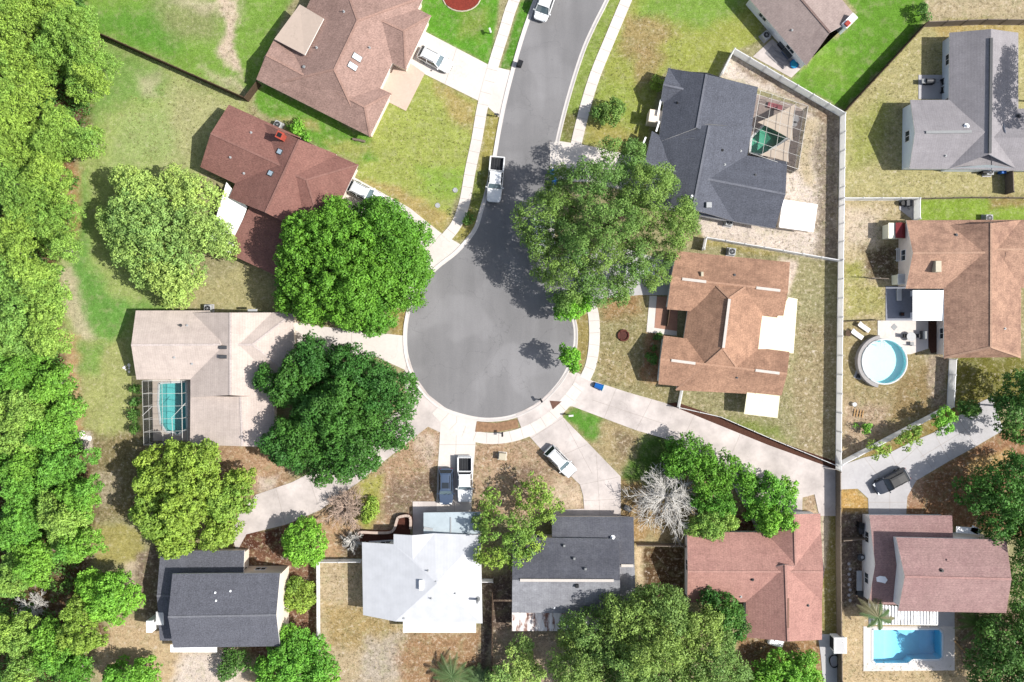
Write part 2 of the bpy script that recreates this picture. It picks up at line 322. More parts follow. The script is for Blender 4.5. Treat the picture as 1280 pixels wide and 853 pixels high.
# outline in photo pixels, colour, edge softness in pixels, speckle of litter 0..1, strength
ZONES = [
 ([(-300,-300),(115,-300),(130,90),(128,180),(102,200),(85,330),(78,440),(95,470),(108,540),(120,640),(112,700),(100,860),(100,1200),(-300,1200)], FOREST, 10, .5, 1),
 ([(95,-200),(380,-200),(360,10),(322,120),(300,120),(118,42),(92,20)], LAWN, 6, .1, 1),
 ([(115,15),(200,5),(230,60),(210,75),(120,40)], GREEN, 14, .05, .8),
 ([(190,5),(275,0),(270,50),(215,45)], OLIVE, 16, .3, .7),
 ([(205,0),(300,0),(300,20),(255,18)], STRAW, 8, .4, .7),
 ([(272,0),(298,0),(296,40),(292,60),(303,98),(290,86),(268,64),(280,40)], SAND, 5, .7, 1),
 ([(250,85),(300,120),(316,120),(292,100)], STRAW, 8, .3, .8),
 ([(112,44),(310,128),(300,150),(262,170),(245,215),(230,390),(160,470),(80,440),(70,330),(100,200),(130,100)], YGREEN, 8, .2, 1),
 ([(125,50),(200,85),(215,120),(150,130),(110,160),(112,90)], (130,168,84), 14, .1, .9),
 ([(215,100),(310,132),(290,140),(262,168),(248,210),(200,215),(205,150)], TAN, 20, .3, .5),
 ([(175,95),(200,90),(195,120),(178,118)], STRAW, 8, .2, .6),
 ([(150,140),(210,135),(225,200),(130,215)], (168,188,116), 14, .2, .85),
 ([(105,215),(110,330),(150,375),(215,385),(165,392),(150,425),(100,415),(88,340),(95,240)], (112,166,74), 12, .1, .95),
 ([(215,375),(300,335),(345,350),(345,390),(215,388)], (186,178,128), 8, .35, .9),
 ([(78,205),(100,205),(98,300),(80,290)], (190,150,105), 7, .5, .8),
 ([(70,335),(92,335),(105,385),(120,420),(100,430),(86,400)], STRAW, 8, .35, .8),
 ([(78,420),(100,420),(98,470),(106,540),(90,535)], (214,176,132), 6, .4, .9),
 ([(98,425),(162,425),(178,520),(150,548),(105,540)], (178,184,116), 8, .3, 1),
 ([(95,428),(130,428),(125,470),(98,465)], (124,170,76), 10, .1, .8),
 ([(110,545),(180,540),(182,640),(122,650)], (148,136,96), 8, .6, 1),
 ([(92,540),(112,542),(116,560),(108,568)], WSAND, 3, .5, 1),
 ([(122,590),(150,585),(150,630),(125,635)], (196,184,160), 8, .8, .6),
 ([(118,655),(180,660),(178,706),(120,702)], (178,170,102), 6, .25, 1),
 ([(150,700),(180,695),(178,725),(160,735)], SAND, 6, .3, .8),
 ([(168,690),(205,680),(205,800),(178,800)], (140,122,106), 6, .8, 1),
 ([(138,775),(170,770),(215,800),(300,810),(330,870),(130,870),(120,820)], (212,186,148), 8, .5, 1),
 ([(230,812),(300,812),(310,860),(215,870)], WSAND, 10, .6, .9),
 ([(60,750),(120,740),(135,800),(60,850)], (120,92,68), 8, .6, 1),
 ([(180,560),(320,555),(370,600),(320,640),(300,660),(190,640)], (176,146,116), 8, .6, 1),
 ([(275,562),(340,558),(365,590),(330,612),(290,600)], (194,158,126), 8, .5, .9),
 ([(320,598),(350,595),(340,612),(325,616)], WSAND, 6, .7, .7),
 ([(288,640),(320,668),(400,640),(420,700),(398,700),(398,870),(330,870),(300,760)], (134,98,78), 6, .6, 1),
 ([(300,664),(355,660),(352,690),(305,690)], MULCH, 5, .5, 1),
 ([(535,533),(551,541),(544,630),(516,640),(500,662),(452,700),(398,700),(395,640),(447,604)], (192,160,130), 3, .6, 1),
 ([(448,598),(475,595),(478,640),(455,665),(440,650)], (178,180,88), 8, .3, .9),
 ([(490,600),(544,590),(544,628),(500,655),(480,640)], (138,118,102), 10, .8, .8),
 ([(520,545),(545,550),(540,590),(525,575)], (224,206,190), 8, .7, .7),
 ([(400,640),(440,645),(450,700),(400,700)], (196,160,122), 6, .5, .8),
 ([(428,668),(452,662),(452,696),(428,696)], (120,104,92), 5, .9, .8),
 ([(400,700),(455,700),(455,770),(500,785),(606,785),(606,870),(400,870)], (200,180,146), 5, .6, 1),
 ([(402,755),(450,758),(495,785),(500,810),(410,810)], (182,158,106), 10, .5, .9),
 ([(510,790),(604,788),(604,870),(500,870),(490,820)], (172,134,98), 10, .6, .9),
 ([(455,800),(500,790),(500,850),(450,860)], (196,186,174), 10, .9, .7),
 ([(602,720),(645,710),(645,790),(620,790),(600,870)], (112,96,86), 5, .5, 1),
 ([(617,785),(690,788),(700,870),(615,870)], (206,182,160), 6, .6, .9),
 ([(592,555),(640,552),(664,548),(682,566),(726,606),(732,642),(690,648),(590,648)], (190,162,134), 2.5, .6, 1),
 ([(595,556),(640,553),(650,580),(596,585)], (196,164,134), 6, .7, .8),
 ([(690,596),(726,606),(732,634),(690,636)], (224,200,172), 6, .6, 1),
 ([(645,585),(690,580),(660,600),(640,610)], (124,102,90), 8, .7, .7),
 ([(703,520),(715,506),(796,538),(832,548),(905,590),(945,660),(930,690),(776,680),(776,596)], (182,164,122), 3, .5, 1),
 ([(703,520),(716,507),(756,526),(742,552),(736,552)], GREEN, 6, .05, 1),
 ([(800,545),(832,548),(860,580),(850,620),(775,600),(790,565)], DGREEN, 7, .1, .95),
 ([(768,540),(795,545),(790,570),(772,580)], (120,100,84), 8, .8, .6),
 ([(776,598),(800,600),(850,650),(800,680),(776,660)], (170,140,96), 6, .6, .9),
 ([(794,684),(856,684),(858,770),(795,770)], (104,80,56), 3, .6, 1),
 ([(794,684),(804,684),(804,760),(794,755)], (224,202,166), 3, .4, 1),
 ([(858,670),(950,664),(940,640),(890,640)], (120,74,60), 5, .4, 1),
 ([(742,372),(812,368),(830,480),(846,512),(832,504),(742,474),(752,440)], (162,152,108), 4, .55, 1),
 ([(755,368),(800,366),(800,395),(758,400)], (176,140,98), 8, .5, .9),
 ([(742,440),(790,440),(800,480),(745,470)], (178,160,116), 8, .7, .7),
 ([(806,415),(826,420),(824,480),(800,476)], (186,140,104), 4, .4, .9),
 ([(876,300),(990,318),(1048,328),(1048,588),(840,512),(840,480),(980,480),(985,325),(870,316)], (164,158,116), 3, .6, 1),
 ([(1000,400),(1045,400),(1045,585),(1000,565),(990,480)], (172,156,120), 10, .7, .9),
 ([(900,525),(970,530),(985,550),(930,545)], (124,144,60), 8, .2, .8),
 ([(975,322),(998,326),(994,345),(985,372)], (226,208,192), 3, .5, 1),
 ([(876,292),(990,312),(975,320),(876,306)], (176,164,98), 4, .5, .9),
 ([(914,66),(1050,146),(1045,327),(880,298),(870,270),(985,205),(1000,130),(948,110),(896,96)], WSAND, 3, .6, 1),
 ([(1018,140),(1048,148),(1046,325),(1020,322)], (150,136,118), 6, .95, .9),
 ([(916,70),(1046,146),(1035,160),(1000,132),(930,90)], (150,128,106), 5, .9, .8),
 ([(1000,150),(1020,150),(1015,240),(998,220)], (206,188,150), 6, .6, .8),
 ([(690,-200),(930,-200),(955,50),(915,64),(896,98),(836,84),(826,100),(806,190),(728,181),(742,130),(755,92)], (166,174,86), 3, .25, 1),
 ([(800,-100),(935,-100),(935,5),(880,40),(800,20)], LAWN, 12, .1, .9),
 ([(782,15),(830,25),(845,45),(800,80),(772,60)], (176,152,106), 10, .5, .85),
 ([(795,60),(835,70),(815,100),(795,110)], (178,150,108), 8, .5, .7),
 ([(735,150),(800,165),(800,190),(730,178)], (180,162,96), 8, .3, .6),
 ([(745,100),(790,110),(795,150),(740,150)], (160,178,82), 10, .2, .8),
 ([(1020,-100),(1150,-100),(1160,26),(1056,138),(985,98),(1005,82),(1070,24)], (108,156,52), 4, .03, 1),
 ([(1020,60),(1060,70),(1060,110),(1000,100)], (132,168,66), 14, .05, .7),
 ([(1160,26),(1400,24),(1400,246),(1053,246),(1057,142)], (192,184,130), 3, .45, 1),
 ([(1160,28),(1400,28),(1400,50),(1180,50)], (200,172,108), 8, .3, .7),
 ([(1062,150),(1100,120),(1115,130),(1100,200),(1062,210)], (156,164,82), 12, .3, .8),
 ([(1160,-100),(1400,-100),(1400,24),(1160,22)], (196,180,146), 4, .6, 1),
 ([(1145,248),(1400,247),(1400,280),(1145,280)], (146,176,68), 3, .2, 1),
 ([(1230,247),(1400,247),(1400,260),(1240,262)], (170,140,100), 6, .4, .8),
 ([(1052,250),(1145,250),(1135,400),(1052,400)], (200,184,144), 3, .6, 1),
 ([(1056,262),(1100,262),(1095,305),(1056,310)], (226,208,186), 10, .7, .9),
 ([(1080,310),(1122,310),(1120,348),(1085,342)], (112,94,74), 6, .6, .95),
 ([(1055,330),(1075,325),(1085,350),(1058,355)], (160,164,74), 8, .3, .8),
 ([(1060,355),(1105,355),(1105,395),(1056,395)], (172,170,94), 8, .5, .8),
 ([(1052,402),(1195,402),(1188,508),(1052,578)], (174,158,116), 3, .5, 1),
 ([(1052,500),(1110,505),(1120,540),(1052,575)], (196,170,146), 10, .7, .8),
 ([(1160,440),(1188,446),(1186,505),(1160,510)], (178,160,142), 5, .9, .9),
 ([(1130,460),(1160,455),(1162,520),(1110,530)], (158,134,92), 8, .4, .8),
 ([(1188,446),(1400,446),(1400,505),(1238,502),(1190,540),(1140,560),(1186,510)], (124,122,56), 4, .4, 1),
 ([(1053,580),(1186,510),(1235,500),(1170,545),(1112,566)], (160,136,80), 4, .4, .9),
 ([(1188,576),(1255,538),(1400,500),(1400,700),(1132,645),(1134,621),(1146,601)], (166,124,92), 3, .5, 1),
 ([(1205,580),(1260,560),(1270,585),(1210,605)], (212,176,118), 6, .4, .9),
 ([(1135,605),(1160,595),(1150,635),(1132,635)], (196,160,134), 5, .7, .8),
 ([(1051,610),(1072,611),(1086,626),(1086,642),(1051,642)], ORANGE, 3, .4, 1),
 ([(1047,640),(1086,642),(1090,780),(1047,780)], (134,116,104), 3, .8, 1),
 ([(1050,760),(1400,770),(1400,900),(1050,900)], (212,188,148), 5, .5, 1),
 ([(1190,760),(1400,740),(1400,830),(1200,840)], (124,106,90), 8, .5, .9),
 ([(1003,618),(1022,618),(1024,645),(1003,645)], (196,170,140), 2.5, .8, 1),
 ([(1026,640),(1047,640),(1047,800),(1026,800)], (150,140,84), 3, .5, 1),
 ([(1026,640),(1036,640),(1033,710),(1026,710)], (216,200,180), 3, .8, .9),
 ([(920,790),(1048,800),(1048,900),(910,900)], (172,134,96), 4, .5, 1),
 ([(930,798),(960,798),(950,830),(925,825)], (110,84,60), 6, .5, .8),
 ([(506,-100),(640,-100),(612,82),(533,40)], (104,164,50), 3, .08, 1),
 ([(580,20),(612,10),(600,50),(575,45)], (146,160,78), 10, .3, .7),
 ([(530,93),(598,127),(584,213),(553,292),(512,262),(444,222),(448,205),(420,190),(462,171),(490,117)], (172,184,94), 3, .25, 1),
 ([(540,98),(598,128),(590,165),(565,150)], (190,168,108), 8, .4, .85),
 ([(444,222),(500,235),(560,270),(553,292),(512,262)], (196,172,112), 6, .4, .9),
 ([(520,210),(585,205),(575,250),(530,240)], (148,184,74), 10, .1, .8),
 ([(316,128),(330,104),(462,171),(470,200),(448,205),(374,172)], (112,162,58), 4, .15, 1),
 ([(345,145),(395,155),(400,168),(350,152)], (196,172,118), 6, .3, .7),
 ([(405,175),(470,180),(450,205),(420,192)], (178,178,100), 6, .3, .8),
 ([(652,0),(672,0),(640,85),(624,90)], (96,152,48), 2, .15, 1),
 ([(611,135),(630,150),(607,253),(597,288),(575,303),(566,300),(590,255)], (172,164,90), 2, .4, 1),
 ([(592,210),(612,205),(598,270),(588,280)], (120,140,62), 4, .3, .8),
 ([(760,0),(778,-10),(752,55),(725,135),(713,178),(700,178),(708,125),(726,66)], (146,166,80), 2, .2, 1),
 ([(702,140),(722,140),(714,178),(700,176)], (122,116,72), 4, .4, .8),
 ([(488,386),(510,386),(508,420),(488,420)], (176,156,96), 2, .4, 1),
 ([(718,395),(737,390),(738,430),(728,468),(716,450)], (168,152,94), 2, .4, 1),
]

def vnoise(x, y, seed, cell):
    rs = np.random.RandomState(seed); g = rs.rand(256, 256)
    u = x / cell + 1000; v = y / cell + 1000
    i = np.floor(u).astype(int); j = np.floor(v).astype(int); fu = u - i; fv = v - j
    fu = fu * fu * (3 - 2 * fu); fv = fv * fv * (3 - 2 * fv)
    G = lambda a, b: g[a % 256, b % 256]
    return (G(i, j) * (1 - fu) + G(i + 1, j) * fu) * (1 - fv) + (G(i, j + 1) * (1 - fu) + G(i + 1, j + 1) * fu) * fv

def polydist(x, y, pts):
    """signed distance, positive inside"""
    n = len(pts); ins = np.zeros(x.shape, bool); d2 = np.full(x.shape, 1e12)
    for k in range(n):
        x0, y0 = pts[k]; x1, y1 = pts[(k + 1) % n]
        dx, dy = x1 - x0, y1 - y0; L = dx * dx + dy * dy + 1e-9
        t = np.clip(((x - x0) * dx + (y - y0) * dy) / L, 0, 1)
        d2 = np.minimum(d2, (x - x0 - t * dx) ** 2 + (y - y0 - t * dy) ** 2)
        c = ((y0 > y) != (y1 > y)); 
        if dy != 0: ins ^= c & (x < (dx * (y - y0) / dy + x0))
    d = np.sqrt(d2); return np.where(ins, d, -d)

POOLS = {  # water outlines, photo pixels on the ground
 'blue': [(1090,786),(1174,786),(1178,791),(1178,822),(1174,825),(1141,825),(1135,830),(1094,830),(1090,826)],
 'turquoise': [(199,479),(233,477),(234,536),(230,539),(223,544),(216,541),(208,540),(201,530),(198,505)],
 'green': [(939,172),(957,154),(976,163),(985,172),(975,180),(953,194),(937,192)],
}

def make_ground():
    step = .3; x0, x1, y0, y1 = -84., 84., -60., 60.
    nx = int((x1 - x0) / step) + 1; ny = int((y1 - y0) / step) + 1
    gx = np.linspace(x0, x1, nx); gy = np.linspace(y0, y1, ny)
    X, Y = np.meshgrid(gx, gy)
    px = X / S + CX; py = CY - Y / S
    wx = px + (vnoise(px, py, 1, 14) - .5) * 9 + (vnoise(px, py, 2, 4) - .5) * 5
    wy = py + (vnoise(px, py, 3, 14) - .5) * 9 + (vnoise(px, py, 4, 4) - .5) * 5
    col = np.zeros(X.shape + (4,)); col[..., :3] = alb((170, 164, 122)); col[..., 3] = .4
    for pts, c, soft, sp, st in ZONES:
        a = np.array(pts); m = soft + 12
        b = (px > a[:, 0].min() - m) & (px < a[:, 0].max() + m) & (py > a[:, 1].min() - m) & (py < a[:, 1].max() + m)
        if not b.any(): continue
        h = .25 if soft < 3.5 else 1.0
        qx = px[b] + (wx[b] - px[b]) * h; qy = py[b] + (wy[b] - py[b]) * h
        d = polydist(qx, qy, pts)
        w = np.clip(d / (2 * soft) + .5, 0, 1); w = w * w * (3 - 2 * w) * st
        w = w[:, None]
        col[b] = col[b] * (1 - w) + np.array([*alb(c), sp]) * w
    hole = np.zeros(X.shape, bool)
    for pts in POOLS.values(): hole |= polydist(px, py, pts) > -4.5
    # faces
    I = np.arange(nx * ny).reshape(ny, nx)
    quads = np.stack([I[:-1, :-1], I[:-1, 1:], I[1:, 1:], I[1:, :-1]], -1)
    keep = ~(hole[:-1, :-1] & hole[1:, 1:] & hole[1:, :-1] & hole[:-1, 1:])
    quads = quads[keep].reshape(-1, 4)
    co = np.stack([X, Y, np.zeros_like(X)], -1).reshape(-1, 3)
    # skirt to the horizon
    n0 = len(co); F = 900.
    sk = np.array([(-F, -F, 0), (F, -F, 0), (F, F, 0), (-F, F, 0)])
    cor = [I[0, 0], I[0, -1], I[-1, -1], I[-1, 0]]
    sides = [list(I[0, :]), list(I[:, -1]), list(I[-1, ::-1]), list(I[::-1, 0])]
    co = np.concatenate([co, sk]); col[..., 3] = np.clip(col[..., 3] * 1.5, 0, 1)
    cc = np.concatenate([col.reshape(-1, 4), np.tile([*alb((150, 160, 96)), .4], (4, 1))])
    faces = quads.tolist()
    for k in range(4):
        faces.append([n0 + k, n0 + (k + 1) % 4] + [int(i) for i in sides[k][::-1]])
    me = bpy.data.meshes.new('ground'); me.from_pydata(co.tolist(), [], faces)
    at = me.color_attributes.new('soil', 'FLOAT_COLOR', 'POINT'); at.data.foreach_set('color', cc.ravel())
    t = NT('ground_cover')
    a = t.node('ShaderNodeAttribute', attribute_name='soil')
    n1 = t.noise(.5, 5, .62); n2 = t.noise(1.7, 7, .76); n5 = t.noise(.8, 6, .7); n3 = t.noise(6.0, 3, .75); n4 = t.noise(1.1, 5, .75)
    base = t.scale(a.outputs['Color'], t.rng(n1, .3, .7, .85, 1.14))
    base = t.scale(base, t.rng(n3, .3, .7, .66, 1.34))
    base = t.scale(base, t.rng(n2, .3, .7, .76, 1.24))
    yl = t.rng(n5, .5, .66, 0, .38); yl.node.clamp = True
    base = t.mix(yl, base, alb((186, 186, 140)))
    # straw, bare sand and dark litter speckles
    pale = t.rng(n2, .53, .64, 0, .9); pale.node.clamp = True
    dark = t.rng(n2, .46, .35, 0, .62); dark.node.clamp = True
    n6 = t.noise(3.4, 8, .82); p2 = t.rng(n6, .555, .62, 0, .9); p2.node.clamp = True; d2 = t.rng(n6, .44, .38, 0, .6); d2.node.clamp = True
    pale = t.mul(pale, p2, 'MAXIMUM'); dark = t.mul(dark, d2, 'MAXIMUM')
    hue = t.mix(t.rng(n4, .4, .6, 0, 1), alb((214, 192, 156)), alb((240, 228, 214)))
    base = t.mix(t.mul(pale, a.outputs['Alpha']), base, hue)
    base = t.mix(t.mul(dark, a.outputs['Alpha']), base, alb((98, 84, 62)))
    m = t.finish(base, .95, n3, .06, spec=.1)
    me.materials.append(m); me.update()
    o = bpy.data.objects.new('ground', me); COL.objects.link(o)
    return tag(o, 'lawns, bare sand and straw coloured yards between the houses', 'ground', kind='structure')
make_ground()

# ------------------------------------------------------------------ pavements
def sheet(name, pts, mat, z1, label, z0=-.05, joints=(), cat='pavement', parent=None):
    mb = MB(); mb.prism([P(*p)[:2] for p in pts], z0, z1, 0)
    o = mb.build(name, mat, parent)
    if parent is None: tag(o, label, cat, kind='structure')
    for j in joints:
        jb = MB(); q = [Vector(P(*a)) for a in j]
        for a, b in zip(q[:-1], q[1:]):
            d = (b - a); s = Vector((-d.y, d.x, 0)).normalized() * .022
            jb.poly([(v.x, v.y, z1 + .004) for v in (a - s, b - s, b + s, a + s)])
        jb.build('joint', M['joint'], o)
    return o

ROAD_L = [(703,-90),(690,-45),(672,0),(656,45),(643,90),(633,130),(626,165),(619,205),(611,240),(604,264),(597,286),(585,303),(570,319),(547,337),(528,358),(516,380),(510,405),(509,430),(512,450),(520,472),(536,494),(559,511),(594,521)]
ROAD_R = [(620,522),(645,517),(672,503),(694,482),(708,460),(716,436),(717,412),(713,394),(706,370),(697,345),(691,320),(688,290),(687,255),(688,215),(693,182),(707,125),(725,67),(740,32),(756,0),(772,-38),(790,-80)]
def smooth(pts, n=4):
    out = []
    for i in range(len(pts) - 1):
        p = [pts[max(i - 1, 0)], pts[i], pts[i + 1], pts[min(i + 2, len(pts) - 1)]]
        for k in range(n):
            t = k / n
            out.append(tuple(.5 * ((2 * p[1][c]) + (-p[0][c] + p[2][c]) * t + (2 * p[0][c] - 5 * p[1][c] + 4 * p[2][c] - p[3][c]) * t * t + (-p[0][c] + 3 * p[1][c] - 3 * p[2][c] + p[3][c]) * t ** 3) for c in (0, 1)))
    return out + [tuple(pts[-1])]
edge = smooth(ROAD_L + ROAD_R)
sheet('road', edge, M['asphalt'], .02, 'gray asphalt street widening into a round cul-de-sac', cat='road')
# rolled concrete kerb and gutter round the asphalt
def ribbon(pts, offs, zs, mb):
    n = len(pts); rows = []
    for i in range(n):
        a = Vector(pts[max(i - 1, 0)]); b = Vector(pts[min(i + 1, n - 1)]); d = (b - a).normalized(); nr = Vector((d.y, -d.x))
        rows.append([(pts[i][0] + nr.x * o, pts[i][1] + nr.y * o, z) for o, z in zip(offs, zs)])
    for i in range(n - 1):
        for k in range(len(offs) - 1): mb.poly([rows[i][k], rows[i][k + 1], rows[i + 1][k + 1], rows[i + 1][k]])
kb = MB(); wpts = [P(*p)[:2] for p in edge]
s0 = 1 if True else -1
ribbon(wpts, [-.03, 0.0, .22, .42, .52, .55], [.0, .026, .03, .11, .115, -.02], kb)
tag(kb.build('kerb', M['curb']), 'pale rolled concrete kerb edging the street and cul-de-sac', 'kerb', kind='structure')

def strip(pts, w):
    l = []; r = []
    for i in range(len(pts)):
        a = Vector(pts[max(i - 1, 0)]); b = Vector(pts[min(i + 1, len(pts) - 1)]); d = (b - a).normalized(); n = Vector((d.y, -d.x)) * w / 2
        l.append((pts[i][0] + n.x, pts[i][1] + n.y)); r.append((pts[i][0] - n.x, pts[i][1] - n.y))
    return l + r[::-1]
def cross_joints(pts, w, every):
    out = []; acc = 0
    for a, b in zip(pts[:-1], pts[1:]):
        a = Vector(a); b = Vector(b); L = (b - a).length; d = (b - a) / L; n = Vector((d.y, -d.x)) * w / 2
        t = every - acc
        while t < L:
            q = a + d * t; out.append([(q + n)[:], (q - n)[:]]); t += every
        acc = L - (t - every)
    return out
def walk(pts, w, label, z=.075, mat=None):
    sheet('sidewalk', strip(smooth(pts), w), mat or M['concrete'], z, label, joints=cross_joints(pts, w, 15), cat='sidewalk')
walk([(680,-80),(643,0),(630,40),(618,78),(604,130),(596,175),(588,213),(581,252),(571,280),(557,298)], 13.5, 'narrow concrete sidewalk along the lawns left of the street')
walk([(815,-75),(783,0),(762,50),(744,94),(731,136),(720,181)], 13.5, 'narrow concrete sidewalk curving along the lawn right of the street')
walk([(736,372),(742,395),(743,426),(739,455),(731,474)], 13.5, 'short concrete sidewalk between the brown roofed house lawn and the cul-de-sac', z=.08)
walk([(545,512),(570,536),(600,547),(632,547),(662,538),(688,522),(710,500),(724,482)], 14, 'curved concrete sidewalk round the lower end of the cul-de-sac', z=.08)
D = 'driveway'
sheet(D, [(530,39),(612,82),(640,89),(632,122),(626,149),(610,134),(597.5,126),(530,92.5),(507,78)], M['concrete'], .04, 'bright white concrete driveway under the parked white wagon', joints=[[(612,82),(598,126)],[(571,60),(556,106)]])
sheet('paver_patio', [(480,72),(512,79),(531,92),(507.5,139),(470,120)], M['paver'], .06, 'pinkish paved front patio beside the large pinkish hip roof', cat='patio')
sheet(D, [(443,222),(512,260),(552,292),(576,306),(569,319),(546,337),(529,357),(516,380),(480,330),(425,262)], M['concrete'], .044, 'concrete driveway beside the red-brown roofed house, half under the round tree', joints=[[(512,260),(495,290)],[(552,292),(528,320)]])
sheet(D, [(367,401),(400,408),(488,418),(507,420),(509,440),(519,472),(505,462),(470,446),(440,450),(367,436)], M['concrete'], .048, 'concrete driveway between the round bright tree and the dark green tree', joints=[[(440,412),(438,448)]])
sheet(D, [(510,446),(520,472),(536,494),(558,511),(551,541),(535,533.5),(491,568),(447.5,603.5),(400,638),(357,656),(308,668),(296,690),(288,664),(300,640),(320,618.5),(365,603),(400,585),(470,540),(508,500),(505,470)], M['concrete_aged'], .052, 'long curving pale driveway leading to the gray two storey house', joints=[[(447,603),(425,570)],[(491,568),(470,540)],[(357,656),(345,610)],[(400,638),(385,594)]])
sheet(D, [(552,510),(574,517),(597,522),(594,560),(591,600),(589,640),(545,640),(547,590)], M['concrete'], .056, 'straight concrete driveway under the parked blue car and white pickup', joints=[[(549,556),(595,556)],[(547,590),(592,590)],[(571,519),(568,640)]])
sheet('parking_pad', [(516,627),(546,627),(546,641),(589,641),(602,640),(602,672),(516,672)], M['concrete_aged'], .06, 'worn concrete pad in front of the white metal roofed house', cat='pavement')
sheet(D, [(645,518),(672,504),(690,488),(704,522),(740,559),(776,596),(776,646),(731,646),(729,620),(725,606),(702,584),(680,566),(664,548),(652,536)], M['concrete_aged'], .064, 'cracked pale driveway under the parked silver white sedan', joints=[[(664,548),(704,522)],[(690,575),(735,555)],[(725,606),(776,596)],[(729,626),(776,624)],[(704,524),(740,592)],[(745,564),(750,646)]])
sheet(D, [(682,500),(697,481),(708,466),(722,466),(740,476),(786,491),(830,503.5),(895,530),(959,556),(1047,588),(1045,645),(1024,645),(1018,618),(1003,622),(1002,664),(945,664),(935,640),(905,590),(830,548),(795,538),(755,523),(715,508),(700,510)], M['concrete_aged'], .068, 'long cracked pale driveway running diagonally beside the dark hedge strip', joints=[[(755,523),(770,486)],[(795,538),(815,499)],[(722,466),(703,510)],[(850,555),(868,519)],[(740,500),(830,530)],[(905,590),(925,543)]])
sheet(D, [(687,178),(701,177),(727,181),(752,186),(812,200),(806,244),(735,228),(688,226)], M['concrete'], .072, 'concrete driveway of the slate roofed house under the oak')
sheet(D, [(690,324),(760,305),(846,330),(838,369),(800,369),(745,374),(706,366)], M['concrete_gray'], .076, 'gray concrete driveway of the brown roofed house under the oak', joints=[[(812,320),(806,369)]])
sheet(D, [(1051,582),(1080,572),(1112,566),(1140,552),(1167,541),(1196,521),(1225,503),(1240,496),(1254,538),(1220,558),(1187,576),(1145,601),(1134,621),(1132,650),(1086,650),(1085,623),(1072,611),(1051,612)], M['concrete_gray'], .05, 'jointed gray driveway with the dark van-like car, right of the white fence',
      joints=[[(1080,572),(1100,598)],[(1112,566),(1125,590),(1145,601)],[(1140,552),(1165,585)],[(1167,541),(1187,576)],[(1196,521),(1220,558)],[(1112,590),(1150,556)],[(1150,572),(1178,555)],[(1178,555),(1222,528)],[(1112,598),(1112,640)],[(1086,628),(1132,628)]])
# planted islands beside the cul-de-sac
for pts, m, lab in (([(596,527),(620,529),(647,524),(648,535),(622,540),(594,540)], (170,134,104), 'narrow bare soil strip between kerb and curved sidewalk'), ([(687,501),(702,502),(691,512)], (126,92,80), 'small triangle of brown soil between two driveways')):
    sheet('planting_soil', pts, plain('soil', m, .95, .35, 3.), .092, lab, cat='soil')
# paths and patios
sheet('front_path', [(812,370),(821,370),(818,410),(846,414),(846,420),(808,415.5)], M['concrete'], .06, 'white concrete path bending to the brown house porch', cat='path')
sheet('porch_floor', [(821,371),(848,371),(846,414),(818,410)], plain('porch_tile', (196,150,128), .8, .15), .09, 'pinkish porch floor in the entry recess of the brown house', cat='porch')
sheet('pool_terrace', [(1097,401),(1160,401),(1160,436),(1138,443),(1120,444),(1097,424)], M['concrete'], .05, 'white concrete terrace beside the round above ground pool', cat='patio')
sheet('side_patio', [(1107,358),(1142,358),(1142,401),(1107,401)], plain('bluish_deck', (166,170,182), .8, .1), .045, 'bluish gray deck beside the white patio canopy', cat='patio')
sheet('equipment_pad', [(1148,94),(1185,94),(1185,124),(1148,124)], M['concrete_gray'], .05, 'gray concrete pad beside the large gray roof with a grill', cat='patio')
sheet('back_patio', [(941,71),(965,49),(1004,83),(989,97.5)], M['concrete_aged'], .05, 'worn concrete patio beside the white fence and turquoise tub', cat='patio')
sheet('garage_apron', [(1142,250),(1124,250),(1124,262),(1142,276)], M['concrete_gray'], .045, 'small gray slab in the fence corner above the tan roofed house', cat='pavement')
sheet('pool_side_slab', [(1172,765),(1193,765),(1193,786),(1172,786)], M['concrete_gray'], .045, 'gray slab at the corner of the blue pool terrace', cat='patio')
sheet('entry_walk', [(690,638),(732,636),(732,650),(690,650)], M['concrete_aged'], .048, 'worn entry slab at the dark gray roofed house', cat='path')
sheet('backyard_slab', [(1022,793),(1046,793),(1050,853),(1030,870),(1026,820)], M['concrete_gray'], .04, 'gray slab along the wooden fence behind the pink roofed house', cat='pavement')
# mulch strip along the long driveway
sheet('mulch_strip', [(846,503),(898,521),(959,547),(1047,578),(1047,588),(959,556),(895,530),(830,505)], M['mulch'], .03, 'dark mulch strip between the long driveway and the yard', cat='soil')
mb = MB(); c = P(577, -4)
mb.prism([(c[0] + 2.4 * math.cos(a) * 1.0, c[1] + 1.85 * math.sin(a)) for a in np.linspace(0, 2 * math.pi, 24)[:-1]], -.02, .09)
bed = tag(mb.build('mulch_bed', plain('red_mulch', (150, 62, 48), .95, .3, 5.)), 'red mulch bed in the bright lawn at the top', 'flower bed', kind='structure')
mb = MB(); mb.tube([(c[0] + 2.5 * math.cos(a), c[1] + 1.95 * math.sin(a), .05) for a in np.linspace(0, 2 * math.pi, 25)], .09)
mb.build('edging', M['beige'], bed)
# ------------------------------------------------------------------ houses
def plane_of(pts):
    n = Vector((0, 0, 0)); c = Vector((0, 0, 0))
    for i in range(len(pts)):
        a = Vector(pts[i]); b = Vector(pts[(i + 1) % len(pts)]); n += Vector(((a.y - b.y) * (a.z + b.z), (a.z - b.z) * (a.x + b.x), (a.x - b.x) * (a.y + b.y))); c += a
    n.normalize(); c /= len(pts)
    if n.z < 0: n = -n
    return n, c
def zat(pl, x, y): n, c = pl; return c.z - (n.x * (x - c.x) + n.y * (y - c.y)) / max(n.z, .05)

